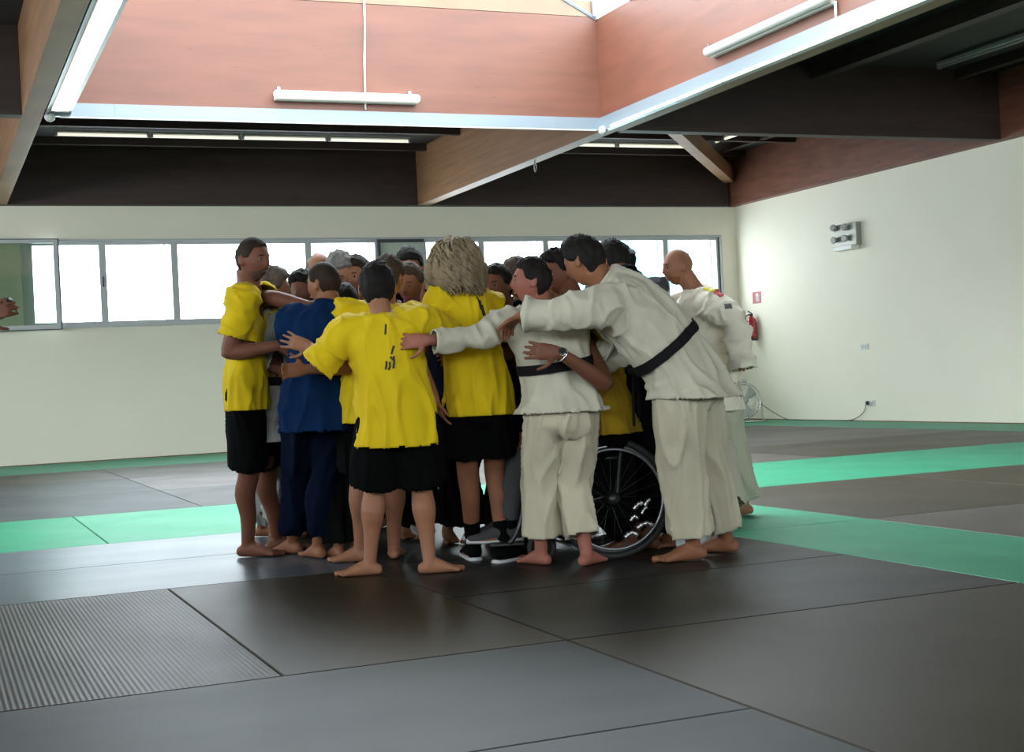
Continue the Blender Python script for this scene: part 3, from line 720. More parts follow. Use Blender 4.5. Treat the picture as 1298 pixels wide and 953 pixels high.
        loft(bm,[(c0,side*.017*s,pn*.012*s),(c0+hd*.018*s,side*.022*s,pn*.011*s),(c0+hd*.050*s,side*.025*s,pn*.0095*s),(c0+hd*.058*s,side*.022*s,pn*.008*s)],12,2)
        for j in range(4):
            o_=side*(.0175-.0117*j)*s; sp_=side*(.10-.085*j)*spread[i]
            L_=[.041,.046,.043,.033][j]*s; b0=c0+hd*.054*s+o_; d1=(hd+sp_*.9+pn*cu*.5).normalized(); d2=(hd+sp_*.7+pn*cu*1.3).normalized(); d3=(hd*.8+sp_*.5+pn*cu*2.1).normalized()
            p1=b0+d1*L_*.45; p2=p1+d2*L_*.32; p3=p2+d3*L_*.25
            limb(bm,[b0-hd*.012*s,b0,p1,p2,p3],[.0056*s,.0055*s,.0052*s,.0047*s,.004*s],n=8,sub=2)
        b0=c0+hd*.014*s+side*.017*s; d1=(hd*.62+side*.75+pn*.25).normalized(); d2=(hd*.9+side*.45+pn*.3*cu).normalized()
        limb(bm,[b0-side*.008*s,b0+d1*.012*s,b0+d1*.028*s,b0+d1*.030*s+d2*.026*s],[.0075*s,.0072*s,.006*s,.0048*s],n=8,sub=2)
    root_me=fuse(bm,vox,2)
    root_me.materials.append(skin(sk,None) if sk in SKIN else sk)
    body=bpy.data.objects.new('person',root_me); COL.objects.link(body)
    for v in root_me.vertices: v.co-=base
    for p_ in root_me.polygons: p_.use_smooth=True
    place(body,base,None); tag(body,label,'person',group or 'people huddled together in the middle of the hall')
    K=dict(body=body,sp=sp,tan=tan,fr=fr,sh=shp,el=el,wr=wr,hip=hip,kn=kn,ank=ank,hf=hf,HF=HF,HL=HL,HU=HU,hk=hk,S=s,F0=F0,L0=L0)
    # ---------- face ----------
    if face:
        for sg in (1,-1):
            ey=bmesh.new(); c=hf((.0765,sg*.030,.006)); bmesh.ops.create_uvsphere(ey,u_segments=14,v_segments=10,radius=.0105*hk,matrix=Matrix.Translation(c))
            for f_ in ey.faces:
                d_=(f_.calc_center_median()-c).normalized(); f_.material_index=1 if d_.dot(HF)>.66 else 0
            obj('eye',ey,[EYE_W,EYE_D],body,smooth=True)
            eb=bmesh.new(); limb(eb,[hf((.0905,sg*.014,.024)),hf((.0915,sg*.028,.029)),hf((.083,sg*.045,.026))],[.003*hk,.0038*hk,.002*hk],n=6,sub=2); obj('eyebrow',eb,HM[hcol if hcol in('black','dark','brown') else 'brown'],body,smooth=True)
        lp=bmesh.new()
        if mouth=='open':
            ellip(lp,hf((.088,0,-.060)),HF*.008*hk,HL*.017*hk,HU*.009*hk); obj('mouth',lp,MOUTH,body,smooth=True)
        elif mouth=='smile':
            limb(lp,[hf((.076,.025,-.055)),hf((.0865,.012,-.061)),hf((.088,0,-.062)),hf((.0865,-.012,-.061)),hf((.076,-.025,-.055))],[.002*hk,.0042*hk,.0046*hk,.0042*hk,.002*hk],n=8,sub=2); obj('mouth',lp,LIP,body,smooth=True)
        else:
            limb(lp,[hf((.083,.023,-.060)),hf((.0925,.010,-.059)),hf((.094,0,-.0595)),hf((.0925,-.010,-.059)),hf((.083,-.023,-.060))],[.002*hk,.004*hk,.005*hk,.004*hk,.002*hk],n=8,sub=2); obj('lips',lp,LIP,body,smooth=True)
    # ---------- hair ----------
    if hair not in ('bald','curly',None):
        hb=bmesh.new(); f_=hair_off(hair); sphere_mesh(hb,lambda d: hf(head_surface(d,f_(d))),5); o=obj('hair',hb,HM[hcol],body,smooth=True)
    if beard:
        def bo(d):
            x,y,z=d; a=sstep(-.22,-.5,z+.25*(abs(y)-.3))*sstep(-.1,.25,x)
            if abs(y)<.25 and z>-.45: a*=.6
            return -.008+a*(.0098+.0022*noise.noise(V(d)*22))
        hb=bmesh.new(); sphere_mesh(hb,lambda d: hf(head_surface(d,bo(d))),5); obj('beard',hb,HM[beard],body,smooth=True)
    if hair=='curly': curly(K,body,hcol)
    # ---------- top ----------
    fk=foldk
    Lt=(neck-pel).length
    if topkind in('tee','gi'):
        bm=bmesh.new(); gi=topkind=='gi'
        e=.012 if not gi else .020
        hl=hem if hem is not None else (.13 if not gi else .34)   # hem length below the pelvis, metres
        prof=[(-hl/Lt,.108 if not gi else .122,.082 if not gi else .092),(-hl/Lt*.45,.106,.080),(0,.104,.078),(.15,.100,.075 if not gi else .070),(.38,.094,.072 if not gi else .074),(.6,.100,.072),(.8,.108,.070),(.88,.100,.062),(.94,.078,.054),(.985,.054,.048),(1.01,.046,.044)]
        if gi: prof[3]=(.15,.094,.068)
        keys=[]
        for t,a,b_ in prof:
            T,L,Fv=fr(t); c=sp(t)
            if dbend is not None and t<0: c=c+V(dbend)*(-t)
            keys.append((c,L*(a*s*w*topw+e),Fv*(b_*s*w*dep+e)))
        loft(bm,keys,28,4,rnd=False)
        segs=[(sp(-hl/Lt),sp(.5),'l',.9*fk),(sp(.5),sp(.95),'l',.6*fk)]
        cuts=[(keys[0][0]+V((0,0,.016)),V((0,0,-1)),.26*s)]
        for i in (0,1):
            S_,E_,W_=shp[i],el[i],wr[i]; ud=(E_-S_).normalized(); T,L,Fv=fr(.85); sg=1 if i==0 else -1
            inn=vlerp(sp(.85),S_,.35)
            if gi:
                Q=vlerp(E_,W_,.72*sleeve)
                limb(bm,[inn,S_+T*.004,S_+ud*.09*s,E_,vlerp(E_,W_,.4*sleeve),Q],[.052*s*slw,.053*s*slw,.052*s*slw,.043*s*slw,.043*s*slw,.044*s*slw],ref=V((0,0,1)),n=18)
                segs+= [(S_,E_,'c',.8*fk),(E_,Q,'c',.8*fk)]
                cuts.append((Q-(W_-E_).normalized()*.010,(W_-E_),.066*s))
            else:
                Q=S_+ud*.125*s*sleeve
                limb(bm,[inn,S_+T*.003,S_+ud*.06*s*sleeve,Q],[.049*s*w,.050*s*w,.047*s*w,.047*s*w],ref=V((0,0,1)),n=18)
                segs+= [(S_,Q,'c',.8*fk)]
                cuts.append((Q-ud*.010,ud,.072*s*w))
        me=fuse(bm,.0095,3)
        wrinkle(me,segs,.021 if not gi else .027,8 if not gi else 6.5,seed)
        nm='t_shirt' if topkind=='tee' else 'judogi_jacket'
        g=add_mesh(nm,me,CL[top],body,solid=.003 if not gi else .005,cuts=cuts)
        K['top']=g; K['bvh']=bvhtree.BVHTree.FromPolygons([v.co+base for v in me.vertices],[p.vertices[:] for p in me.polygons])
        def surf(t,ang,lift=.003,kk=K):
            """point on the garment at spine height t, angle ang (deg, 0 = front, 90 = left, 180 = back)"""
            T,L,Fv=fr(t); a=math.radians(ang); d=Fv*math.cos(a)+L*math.sin(a); c=sp(t)
            h,n,_,_=kk['bvh'].ray_cast(c+d*.6,-d)
            return (h+d*lift, d) if h is not None else (c+d*.15*s,d)
        K['surf']=surf
        if gi:
            # collar band round the neck and down the chest
            cb=bmesh.new(); pts=[]
            for sg in (1,-1):
                line=[(.50,20*sg*-1),(.62,4*sg),(.74,14*sg),(.86,26*sg),(.93,45*sg)]
                P=[surf(t,a,.004)[0] for t,a in line]
                nkp=[sp(.985)+fr(.95)[1]*sg*.040*s+fr(.95)[2]*.012*s, sp(1.0)+fr(.95)[1]*sg*.028*s-fr(.95)[2]*.034*s, sp(1.0)-fr(.95)[2]*.046*s]
                limb(cb,smooth_path(P+nkp,3),[.017*s]*(len(smooth_path(P+nkp,3))),flat=.38,ref=fr(.9)[1],n=8,sub=1)
            obj('collar',cb,CL[top],g,smooth=True)
        else:
            cb=bmesh.new(); c=sp(.965); T,L,Fv=fr(.93)
            n=20; P=[c+L*math.cos(2*PI*k/n)*.047*s+Fv*(math.sin(2*PI*k/n)*.042*s)+T*(-.012*math.sin(2*PI*k/n)*s) for k in range(n+1)]
            tube(cb,P,.0055*s,6,cap=False); obj('neckband',cb,CL[top],g,smooth=True)
        if belt:
            bt=bmesh.new(); n=56; tb=belt[0]; hh=.024; tilt=belt[1] if len(belt)>1 else 0; R=[]
            pts=[]
            for k in range(n):
                a=360*k/n; tt=tb+tilt*math.cos(math.radians(a)); T,L,Fv=fr(tt)
                p,d=surf(tt,a,.0); pts.append([(p-sp(tt)).length,tt,a])
            md=sorted(q[0] for q in pts)[n//2]; rad=[min(q[0],md*1.3) for q in pts]
            for k in range(n):
                rr=max(rad[(k+j)%n] for j in (-2,-1,0,1,2)); tt,a=pts[k][1],math.radians(pts[k][2]); T,L,Fv=fr(tt); d=Fv*math.cos(a)+L*math.sin(a); c=sp(tt)
                ri=rr-.004; ro=rr+.007+.003*noise.noise(V((a*2,seed,0)))
                R.append([bt.verts.new(c+d*ri-T*hh),bt.verts.new(c+d*ro-T*hh),bt.verts.new(c+d*(ro+.001)),bt.verts.new(c+d*ro+T*hh),bt.verts.new(c+d*ri+T*hh)])
            for k in range(n):
                for j in range(5): bt.faces.new((R[k][j],R[(k+1)%n][j],R[(k+1)%n][(j+1)%5],R[k][(j+1)%5]))
            # knot and hanging ends at the front
            c,d=surf(tb,0,.015); T,L,Fv=fr(tb); add_box(bt,c,(.05,.05,.04))
            for sg in (1,-1): limb(bt,[c,c+L*sg*.05-V((0,0,.08)),c+L*sg*.07-V((0,0,.24))],[.02,.022,.022],flat=.25,ref=L,n=8)
            obj('belt',bt,CL['belt'],g,smooth=False)
    # ---------- bottom ----------
    if botkind:
        bm=bmesh.new(); segs=[];cuts=[]
        T,L,Fv=fr(0)
        keys=[(sp(.10),fr(.1)[1]*(.086*s*w),fr(.1)[2]*(.060*s*w*dep)),(sp(.0),L*(.090*s*w),Fv*(.064*s*w*dep)),(pel-V((0,0,.07*s)),L0*(.092*s*w+.002),F0*(.066*s*w*dep+.004))]
        loft(bm,keys,24,3)
        for i in (0,1):
            h,k,a=hip[i],kn[i],ank[i]
            if botkind=='shorts':
                e=vlerp(h,k,botlen or .88); r=[.052,.060,.064,.065]; P=[h-V((0,0,.0)),vlerp(h,e,.35),vlerp(h,e,.7),e]; 
            elif botkind=='gi':
                e=vlerp(k,a,botlen or .80); r=[.052,.058,.053,.050,.049,.050]; P=[h,vlerp(h,k,.4),vlerp(h,k,.8),vlerp(k,e,.15),vlerp(k,e,.6),e]
            else:
                e=vlerp(k,a,botlen or .93); r=[.056,.052,.046,.042,.038,.037]; P=[h,vlerp(h,k,.4),vlerp(h,k,.8),vlerp(k,e,.15),vlerp(k,e,.6),e]
            limb(bm,P,[q*s*w*legw for q in r],ref=L0,n=20)
            dd=(P[-1]-P[-2]).normalized(); cuts.append((e-dd*.014,dd,r[-1]*s*w*legw*1.5))
            segs.append((h,k,'l',1.0*fk)); segs.append((k,e if botkind!='shorts' else k+V((0,0,-.3)),'l',.9*fk))
        me=fuse(bm,.011,3); wrinkle(me,segs,.024 if botkind!='shorts' else .014,7,seed+20)
        nm={'shorts':'shorts','gi':'judogi_trousers','trousers':'trousers'}[botkind]
        K['bot']=add_mesh(nm,me,CL[bottom],body,solid=.004,cuts=cuts)
    if socks:
        for i in (0,1):
            k,a=kn[i],ank[i]; sb=bmesh.new(); limb(sb,[vlerp(k,a,.66),vlerp(k,a,.8),a],[.027*s,.0255*s,.0265*s],n=14,ref=L0); add_mesh('sock',fuse(sb,.008,2),CL['black'],body)
            shoe(K,i,toes,body,socks)
    return K
def shoe(K,i,toes,body,col):
    s=K['S'];a=K['ank'][i]; t=V(toes[i]).normalized() if toes and toes[i] is not None else (K['F0']+K['L0']*(.2 if i==0 else -.2)).normalized()
    tl=V((-t.y,t.x,0)).normalized(); dn=t.cross(tl); dn=dn if dn.z>0 else -dn; g=a-dn*.045*s
    P=lambda f,u:g+t*f*s+dn*u*s
    b=bmesh.new(); loft(b,[(P(-.036,.024),tl*.019*s,dn*.018*s),(P(-.02,.028),tl*.024*s,dn*.027*s),(P(.02,.032),tl*.025*s,dn*.031*s),(P(.055,.024),tl*.028*s,dn*.022*s),(P(.10,.016),tl*.032*s,dn*.014*s),(P(.13,.013),tl*.026*s,dn*.011*s)],16,3)
    me=fuse(b,.007,2); sh=add_mesh('shoe',me,CL[col if isinstance(col,str) else 'black'],body)
    b=bmesh.new(); loft(b,[(P(-.042,.004),tl*.018*s,dn*.008*s),(P(-.02,.004),tl*.026*s,dn*.008*s),(P(.04,.004),tl*.028*s,dn*.008*s),(P(.10,.005),tl*.034*s,dn*.008*s),(P(.138,.007),tl*.024*s,dn*.008*s)],16,3,rnd=False)
    obj('sole',b,mat('white_rubber_sole',(.5,.5,.5),.5) if 'white_rubber_sole' not in bpy.data.materials else bpy.data.materials['white_rubber_sole'],sh,smooth=True)
def curly(K,body,hcol):
    hf=K['hf']; rnd=random.Random(3); b=bmesh.new()
    def off(d):
        x,y,z=d; t=1 if x<.1 else (sstep(.05,.45,z-.15*x+.1)); 
        n=noise.noise(V(d)*3.2)*.5+noise.noise(V(d)*8)*.4
        return -.012+t*(.050*(1+n*.6)+.012)
    sphere_mesh(b,lambda d: hf(head_surface(d,off(d))),4)
    # the mass hanging behind and beside the neck
    loft(b,[(hf((-.035,0,.02)),K['HL']*.115,K['HF']*.085),(hf((-.05,0,-.06)),K['HL']*.128,K['HF']*.080),(hf((-.065,0,-.13)),K['HL']*.130,K['HF']*.055),(hf((-.075,0,-.165)),K['HL']*.095,K['HF']*.032)],22,3)
    me=fuse(b,.008,2)
    me.calc_loop_triangles()
    for v in me.vertices:
        q=v.co*1.0; n=noise.noise(V((q.x*28,q.y*28,q.z*14)))+.6*noise.noise(V((q.x*60,q.y*60,q.z*30))); v.co=v.co+v.normal*n*.016
    hair=add_mesh('hair',me,HM[hcol],body)
    b=bmesh.new()
    for k in range(260):
        az=rnd.uniform(0.30*PI,1.70*PI); z0=rnd.uniform(-.2,.98); d=V((math.cos(az)*math.sqrt(1-z0*z0),math.sin(az)*math.sqrt(1-z0*z0),z0))
        p=head_surface(d,.040); end=-.15-rnd.uniform(-.03,.035)
        pts=[]; n=26; ph=rnd.uniform(0,6); wl=rnd.uniform(13,24); am=rnd.uniform(.007,.015)
        out=V((d.x,d.y,0)); out=out.normalized() if out.length>.01 else V((-1,0,0))
        z=p.z; 
        for j in range(n):
            t=j/(n-1); zz=p.z+(end-p.z)*t
            pass
            if zz>.0:
                c=math.sqrt(max(.02,1-(zz/.165)**2)); base_=V((out.x*.150*c-.008,out.y*.134*c,zz))
            else: base_=V((out.x*.136-.012-.02*t,out.y*(.138+.012*math.sin(t*4)),zz))
            base_+=V((-out.y,out.x,0))*am*math.sin(t*wl+ph)+out*am*math.cos(t*wl+ph)
            if j==0: base_=vlerp(base_,p,.5)
            pts.append(hf(base_))
        tube(b,pts,[.004+.0055*math.sin(PI*min(1,(j+2)/n)) for j in range(n)],5)
    obj('hair_curls',b,HM[hcol],hair,smooth=True)
def patch(K,name,strokes,m,parent,width=.006,lift=.004):
    """strokes = polylines of (t,ang) on the garment, laid as thin print on the cloth"""
    b=bmesh.new()
    for st in strokes:
        wd=width
        P=[K['surf'](t,a,lift) for t,a in st]
        Q=[]
        for i in range(len(P)-1):
            for k in range(4): 
                t=k/4; Q.append(K['surf'](st[i][0]*(1-t)+st[i+1][0]*t,st[i][1]*(1-t)+st[i+1][1]*t,lift))
        Q.append(P[-1]); prev=None
        for i,(p,d) in enumerate(Q):
            t=(Q[min(i+1,len(Q)-1)][0]-Q[max(i-1,0)][0]).normalized(); s_=t.cross(d).normalized()*wd*.5
            vv=[b.verts.new(p-s_-d*.002),b.verts.new(p+s_-d*.002),b.verts.new(p+s_),b.verts.new(p-s_)]
            if prev:
                for j in range(4): b.faces.new((prev[j],prev[(j+1)%4],vv[(j+1)%4],vv[j]))
            else: b.faces.new(vv[::-1])
            prev=vv
        b.faces.new(prev)
    return obj(name,b,m,parent)
# ================= the group =================
RIGHT,AWAY,LEFT,TOCAM=-22.5,67.5,157.5,247.5
def dirv(deg,z=0): a=math.radians(deg); return V((math.cos(a),math.sin(a),z))
def fl(x,y): p=flo(x,y); return (p.x,p.y)
# 1 tall man at the left
P1=person('man in yellow t-shirt and black shorts at the left end, mouth open, facing right',1.76,at(312,492,7.62),at(316,362,7.6),at(320,329,7.55),RIGHT,RIGHT-32,-8,0,
  feet=[fl(352,698),fl(315,706)],toes=[dirv(RIGHT+15),dirv(RIGHT-10)],hands=(at(392,388,7.45),at(352,438,7.42)),elb=(at(347,378,7.5),None),poles=(V((0,0,1))+dirv(LEFT)*.8,dirv(LEFT)*1.2+V((0,0,-1))),sk='brown',hair='buzz',hcol='dark',
  dep=.70,top='yellow',bottom='black',mouth='open',beard='beard',hem=.13,sleeve=1.0,botlen=.92,build=.95,seed=1,fingers=(.5,.5))
# 2 small person in white behind him
P2=person('small person with grey-brown hair in pale judogi between the left man and the blue jacket',1.50,at(344,505,7.85),at(342,396,7.85),at(347,367,7.87),RIGHT+20,RIGHT+15,-5,0,
  feet=[fl(352,684),fl(332,680)],hands=(at(400,410,8.2),at(355,470,7.7)),sk='tan',hair='thick',hcol='greybrown',top='greywhite',topkind='gi',bottom='greywhite',botkind='gi',belt=(.2,),seed=2,hem=.25,face=False)
# 3 blue judogi
P3=person('man in blue judogi seen from behind, short dark hair, head turned left',1.66,at(404,495,7.27),at(412,388,7.3),at(411,360,7.33),AWAY+8,AWAY+62,-4,0,
  feet=[fl(372,702),fl(404,708)],toes=[dirv(LEFT-40),dirv(AWAY+30)],hands=(at(374,428,7.8),at(440,430,7.8)),poles=(dirv(AWAY)*.5+V((0,0,-1)),dirv(AWAY)*.3+V((0,0,-1))),sk='tan',hair='buzz',hcol='dark',top='blue',topkind='gi',bottom='navy',botkind='gi',
  hem=.22,seed=3,build=.93,bend=.03,sh=(-.03,-.02))
# 4 bald head behind
P4=person('balding man with grey side hair bowing his head behind the blue jacket',1.72,at(402,480,8.9),at(400,372,8.65),at(405,343,8.5),TOCAM,TOCAM+15,-42,0,feet=[fl(395,662),fl(420,662)],
  hands=(at(450,400,8.3),at(360,410,8.3)),sk='light',hair='balding',hcol='grey',top='black',bottom='blackp',botkind='trousers',legw=1.35,seed=4)  # rear figures get widened black trousers as dark fill between the legs
P5=person('grey-haired bowed head between the blue jacket and the man in black t-shirt',1.66,at(436,485,8.8),at(436,372,8.55),at(432,346,8.4),TOCAM,TOCAM+30,-30,10,feet=[fl(430,665),fl(452,665)],
  hands=(at(480,410,8.3),at(400,410,8.3)),sk='light',hair='thick',hcol='grey',top='grey',bottom='blackp',botkind='trousers',legw=1.35,seed=5)
P6=person('dark-haired man facing the camera behind the yellow shoulder',1.68,at(462,485,8.7),at(460,378,8.5),at(453,349,8.4),TOCAM-10,TOCAM-25,-12,0,feet=[fl(462,668),fl(485,668)],
  hands=(at(510,410,8.3),at(430,410,8.3)),sk='tan',hair='short',hcol='dark',top='black',bottom='blackp',botkind='trousers',legw=1.35,seed=6)
P6b=person('child with curly dark hair half hidden left of the dark short-haired head',1.42,at(380,500,8.3),at(380,400,8.25),at(384,368,8.2),TOCAM,TOCAM-20,-10,0,feet=[fl(372,675),fl(392,675)],sk='brown',hair='thick',hcol='black',top='black',bottom='blackp',botkind='trousers',legw=1.35,seed=7,face=False)
P21=person('child in black clothes with dark hair, bowed between the blue jacket and yellow t-shirt',1.44,at(430,505,7.45),at(436,410,7.6),at(437,384,7.7),AWAY,AWAY,-20,0,feet=[fl(430,708),fl(452,706)],toes=[dirv(AWAY+30),dirv(AWAY)],
  hands=(at(400,450,7.8),at(480,440,7.8)),sk='tan',hair='short',hcol='black',top='black',topkind='tee',bottom='blackp',botkind='trousers',seed=8,face=False,legw=1.25,hem=.2)
# 8 yellow shirt behind the boy
P8=person('brown-haired person in yellow t-shirt pressed behind the boy with the printed back',1.63,at(478,505,7.22),at(487,388,7.25),at(492,352,7.3),AWAY+5,AWAY-25,-5,0,feet=[fl(458,712),fl(500,708)],toes=[dirv(LEFT-5),dirv(AWAY)],
  hands=(at(388,468,7.0),at(545,430,7.7)),poles=(V((0,0,-1))+dirv(TOCAM)*.4,dirv(RIGHT)),sk='light',hair='short',hcol='brown',top='yellow',bottom='black',seed=9,build=1.08,fingers=(.6,.4))
# 7 boy in the centre
P7=person('boy in yellow t-shirt with printed back and black shorts, barefoot, seen from behind',1.53,at(502,524,6.82),at(484,399,6.8),at(478,365,6.82),AWAY+5,AWAY+10,-8,0,feet=[fl(470,729),fl(545,727)],toes=[dirv(LEFT+5),dirv(RIGHT+12)],
  hands=(at(394,440,6.93),at(565,440,7.25)),elb=(at(412,453,6.80),None),poles=(None,dirv(RIGHT)),hdir=(dirv(LEFT)+V((0,0,.35)),None),palm=(dirv(AWAY),None),fingers=(.05,.4),spread=(2.6,1),vox=.005,sk='light',hair='short',hcol='black',top='yellow',bottom='black',seed=10,headk=1.12,
  build=1.12,hem=.17,sleeve=1.15,botlen=.93,legw=1.12)
# 9,10
P9=person('young person with brown hair looking down toward the camera, blue collar',1.60,at(526,500,8.1),at(524,398,8.0),at(520,360,7.9),TOCAM,TOCAM-18,-14,0,feet=[fl(515,680),fl(545,680)],
  hands=(at(470,410,7.8),at(537,392,7.72)),poles=(None,V((0,0,-1))),hdir=(None,V((0,0,1))),sk='tan',hair='short',hcol='brown',top='royal',bottom='blackp',botkind='trousers',legw=1.35,seed=11)
P10=person('dark-haired head showing above the brown-haired young face',1.76,at(515,470,8.9),at(517,358,8.85),at(519,338,8.8),TOCAM,TOCAM,-25,0,feet=[fl(510,660),fl(535,660)],sk='tan',hair='short',hcol='black',top='black',bottom='blackp',botkind='trousers',legw=1.35,seed=12,face=False)
# 11 curly woman
P11=person('woman with long curly ash-blonde hair in yellow t-shirt and black shorts, seen from behind',1.66,at(606,500,7.1),at(584,360,7.1),at(577,338,7.12),AWAY+12,AWAY+10,-6,0,feet=[fl(601,709),fl(640,712)],toes=[dirv(AWAY+10),dirv(AWAY-45)],
  hands=(at(551,505,7.05),at(628,440,7.55)),poles=(dirv(LEFT)+dirv(TOCAM)*.3,dirv(AWAY)*.3+V((0,0,-1))),sk='tan',hair='curly',hcol='curly',top='yellow',bottom='black',seed=13,build=.88,hem=.12,socks='black',botlen=.72,face=False,legw=1.25,sh=(0,-.03),shdir=AWAY+38)
# 12
P12=person('dark-haired brown-skinned man facing the camera, between curly hair and smiling man',1.66,at(650,500,8.0),at(640,400,7.9),at(631,362,7.8),TOCAM,TOCAM-30,-6,0,feet=[fl(622,688),fl(655,690)],
  hands=(at(600,450,7.6),at(672,425,7.4)),sk='brown',hair='short',hcol='black',top='black',bottom='blackp',botkind='trousers',legw=1.35,seed=14)
P12b=person('brown-haired head half hidden behind the smiling man',1.70,at(668,480,8.6),at(664,378,8.5),at(656,352,8.4),TOCAM,LEFT,-5,0,feet=[fl(655,668),fl(680,668)],sk='light',hair='short',hcol='brown',top='black',bottom='blackp',botkind='trousers',legw=1.35,seed=15,face=False)
# 13 smiling man in white
P13=person('smiling dark-haired man in white judogi with black belt, arm stretched to the left',1.56,at(712,510,6.88),at(690,392,6.88),at(674,357,6.84),AWAY+22,LEFT+4,2,0,feet=[fl(687,716),fl(744,717)],toes=[dirv(AWAY+40),dirv(AWAY-30)],
  hands=(at(543,431,6.66),at(755,405,7.25)),elb=(at(604,427,6.74),None),slw=.8,poles=(None,dirv(RIGHT)),spread=(2,1),vox=.0055,hdir=(dirv(LEFT)+dirv(AWAY)*.15,None),palm=(dirv(AWAY)+V((0,0,-.2)),None),fingers=(.25,.3),sk='red',hair='short',hcol='black',top='white',topkind='gi',bottom='cream',botkind='gi',
  belt=(.40,.03),hem=.06,seed=16,build=1.08,sleeve=1.3,sh=(.02,0),mouth='smile',legw=1.02,botlen=.82)
# 14 man with the watch
P14=person('smiling man in ochre yellow top leaning in, wristwatch on the arm round the white belt',1.70,at(774,522,7.2),at(733,392,7.3),at(709,345,7.35),LEFT-20,LEFT+38,-14,0,feet=[fl(800,700),fl(822,696)],
  hands=(at(708,449,6.58),at(690,420,7.6)),elb=(at(768,486,6.78),None),hdir=(dirv(LEFT)+V((0,0,.12)),None),palm=(dirv(AWAY),None),fingers=(.2,.3),sk='brown',hair='quiff',hcol='black',top='ochre',bottom='black',botkind='trousers',seed=17,spread=(1.6,1),vox=.0055,hem=.12,mouth='smile',build=.98)
# 17, 18
P17=person('dark-haired man in black behind the bending white judogi',1.76,at(818,490,7.3),at(795,368,7.6),at(777,332,7.95),LEFT,LEFT-40,-10,0,feet=[fl(850,690),fl(826,688)],toes=[dirv(TOCAM-15),dirv(TOCAM-40)],sk='tan',hair='short',hcol='black',top='black',bottom='blackp',botkind='trousers',seed=18,face=False,legw=1.3,hem=.1,
  hands=(at(760,400,7.6),at(740,420,8.0)))
P18=person('dark head with a grey headband behind the bending man',1.78,at(800,470,8.9),at(792,358,8.8),at(785,334,8.7),TOCAM,LEFT+10,-12,0,feet=[fl(795,658),fl(820,658)],sk='tan',hair='short',hcol='black',top='grey',bottom='blackp',botkind='trousers',legw=1.35,seed=19,face=False)
# 16 bending man in white
P16=person('black-haired man in white judogi with black belt bending left over the group',1.76,at(866,474,6.76),at(764,362,6.74),at(741,331,6.74),LEFT-28,LEFT-32,-22,0,feet=[fl(880,710),fl(921,700)],toes=[dirv(LEFT+14),dirv(LEFT-30)],
  hands=(at(662,399,6.60),at(748,452,7.05)),elb=(at(712,398,6.50),None),poles=(None,V((0,0,-1))),sk='tan',hair='quiff',hcol='black',top='white',topkind='gi',bottom='cream',botkind='gi',belt=(.30,.0),hem=.13,seed=20,build=1.12,bend=.07,sleeve=1.25,
  dbend=dirv(RIGHT)*.25,legw=1.08,botlen=.86,face=False,palm=(V((0,0,-1)),None),fingers=(1.3,.3),hdir=(dirv(LEFT)+dirv(AWAY)+V((0,0,-.6)),None),vox=.006)
# 19 bald bearded man
P19=person('bald bearded man in white judogi with yellow and red shoulder mark at the right end',1.72,at(903,474,8.78),at(882,368,8.8),at(860,338,8.8),LEFT+12,LEFT+14,-8,0,feet=[fl(943,653),fl(922,668)],toes=[dirv(LEFT+20),dirv(LEFT)],
  hands=(at(936,436,8.5),at(830,420,9.0)),elb=(at(930,405,8.52),None),sk='light',hair=None,hcol='brown',top='bright',topkind='gi',bottom='white',botkind='gi',hem=.24,seed=21,build=1.03,sleeve=2.9,sh=(-.03,-.02),beard='redbeard',legw=1.25,botlen=.92)

P22=person('added person in black trousers darkening the gap behind the curly-haired woman, only the legs showing',1.62,at(585,500,8.15),at(588,395,8.2),at(586,365,8.15),TOCAM,TOCAM,-15,0,feet=[fl(568,686),fl(600,686)],sk='tan',hair='short',hcol='dark',top='black',bottom='blackp',botkind='trousers',seed=41,face=False,legw=1.5)  # added figure; its black legs keep the gap dark
P23=person('added person in black trousers darkening the gap behind the wheelchair, only dark legs showing',1.62,at(708,500,8.2),at(706,398,8.2),at(704,372,8.15),TOCAM,TOCAM,-15,0,feet=[fl(692,680),fl(722,680)],sk='tan',hair='short',hcol='dark',top='black',bottom='blackp',botkind='trousers',seed=42,face=False,legw=1.5)  # another added figure, darkening the space seen past the wheels
# ---- prints on the shirts, marks on the judogi ----
INK=mat('black_print',(.01,.01,.01),.6)
patch(P7,'printed_logo',[[(.90,186),(.82,182),(.80,181)],[(.68,194),(.60,187)],[(.58,191),(.52,190),(.46,187)],[(.58,184),(.54,189)],[(.53,182),(.48,181),(.45,178)],[(.54,176),(.50,175),(.46,172)]],INK,P7['top'],.009)
patch(P11,'printed_logo',[[(0.86,184),(0.74,192)],[(0.82,191),(0.68,197)],[(0.78,198),(0.64,202),(0.58,200)],[(0.62,184),(0.54,188)],[(0.60,189),(0.52,194)],[(0.58,195),(0.53,197),(0.52,202)],[(0.60,198),(0.50,204)],[(0.58,204),(0.51,208)]],INK,P11['top'],.009)
def band(K,name,p0,p1,wd,m,parent):
    b=bmesh.new(); p0=V(p0);p1=V(p1); n=10; prev=None; bv=K['bvh']
    d=(p1-p0); view=V((0,0,0)); nn=K['_n']
    s=d.cross(nn).normalized()*wd/2
    rows=[]
    for i in range(n+1):
        c=p0+d*i/n; row=[]
        for k in range(5):
            q=c+s*(-1+k*.5); h,no,_,_=bv.ray_cast(q+nn*.8,-nn)
            row.append(b.verts.new((h if h is not None else q)+nn*.004))
        rows.append(row)
    for i in range(n):
        for k in range(4): b.faces.new((rows[i][k],rows[i+1][k],rows[i+1][k+1],rows[i][k+1]))
    o=obj(name,b,m,parent,smooth=True); so=o.modifiers.new('t','SOLIDIFY'); so.thickness=.003; return o
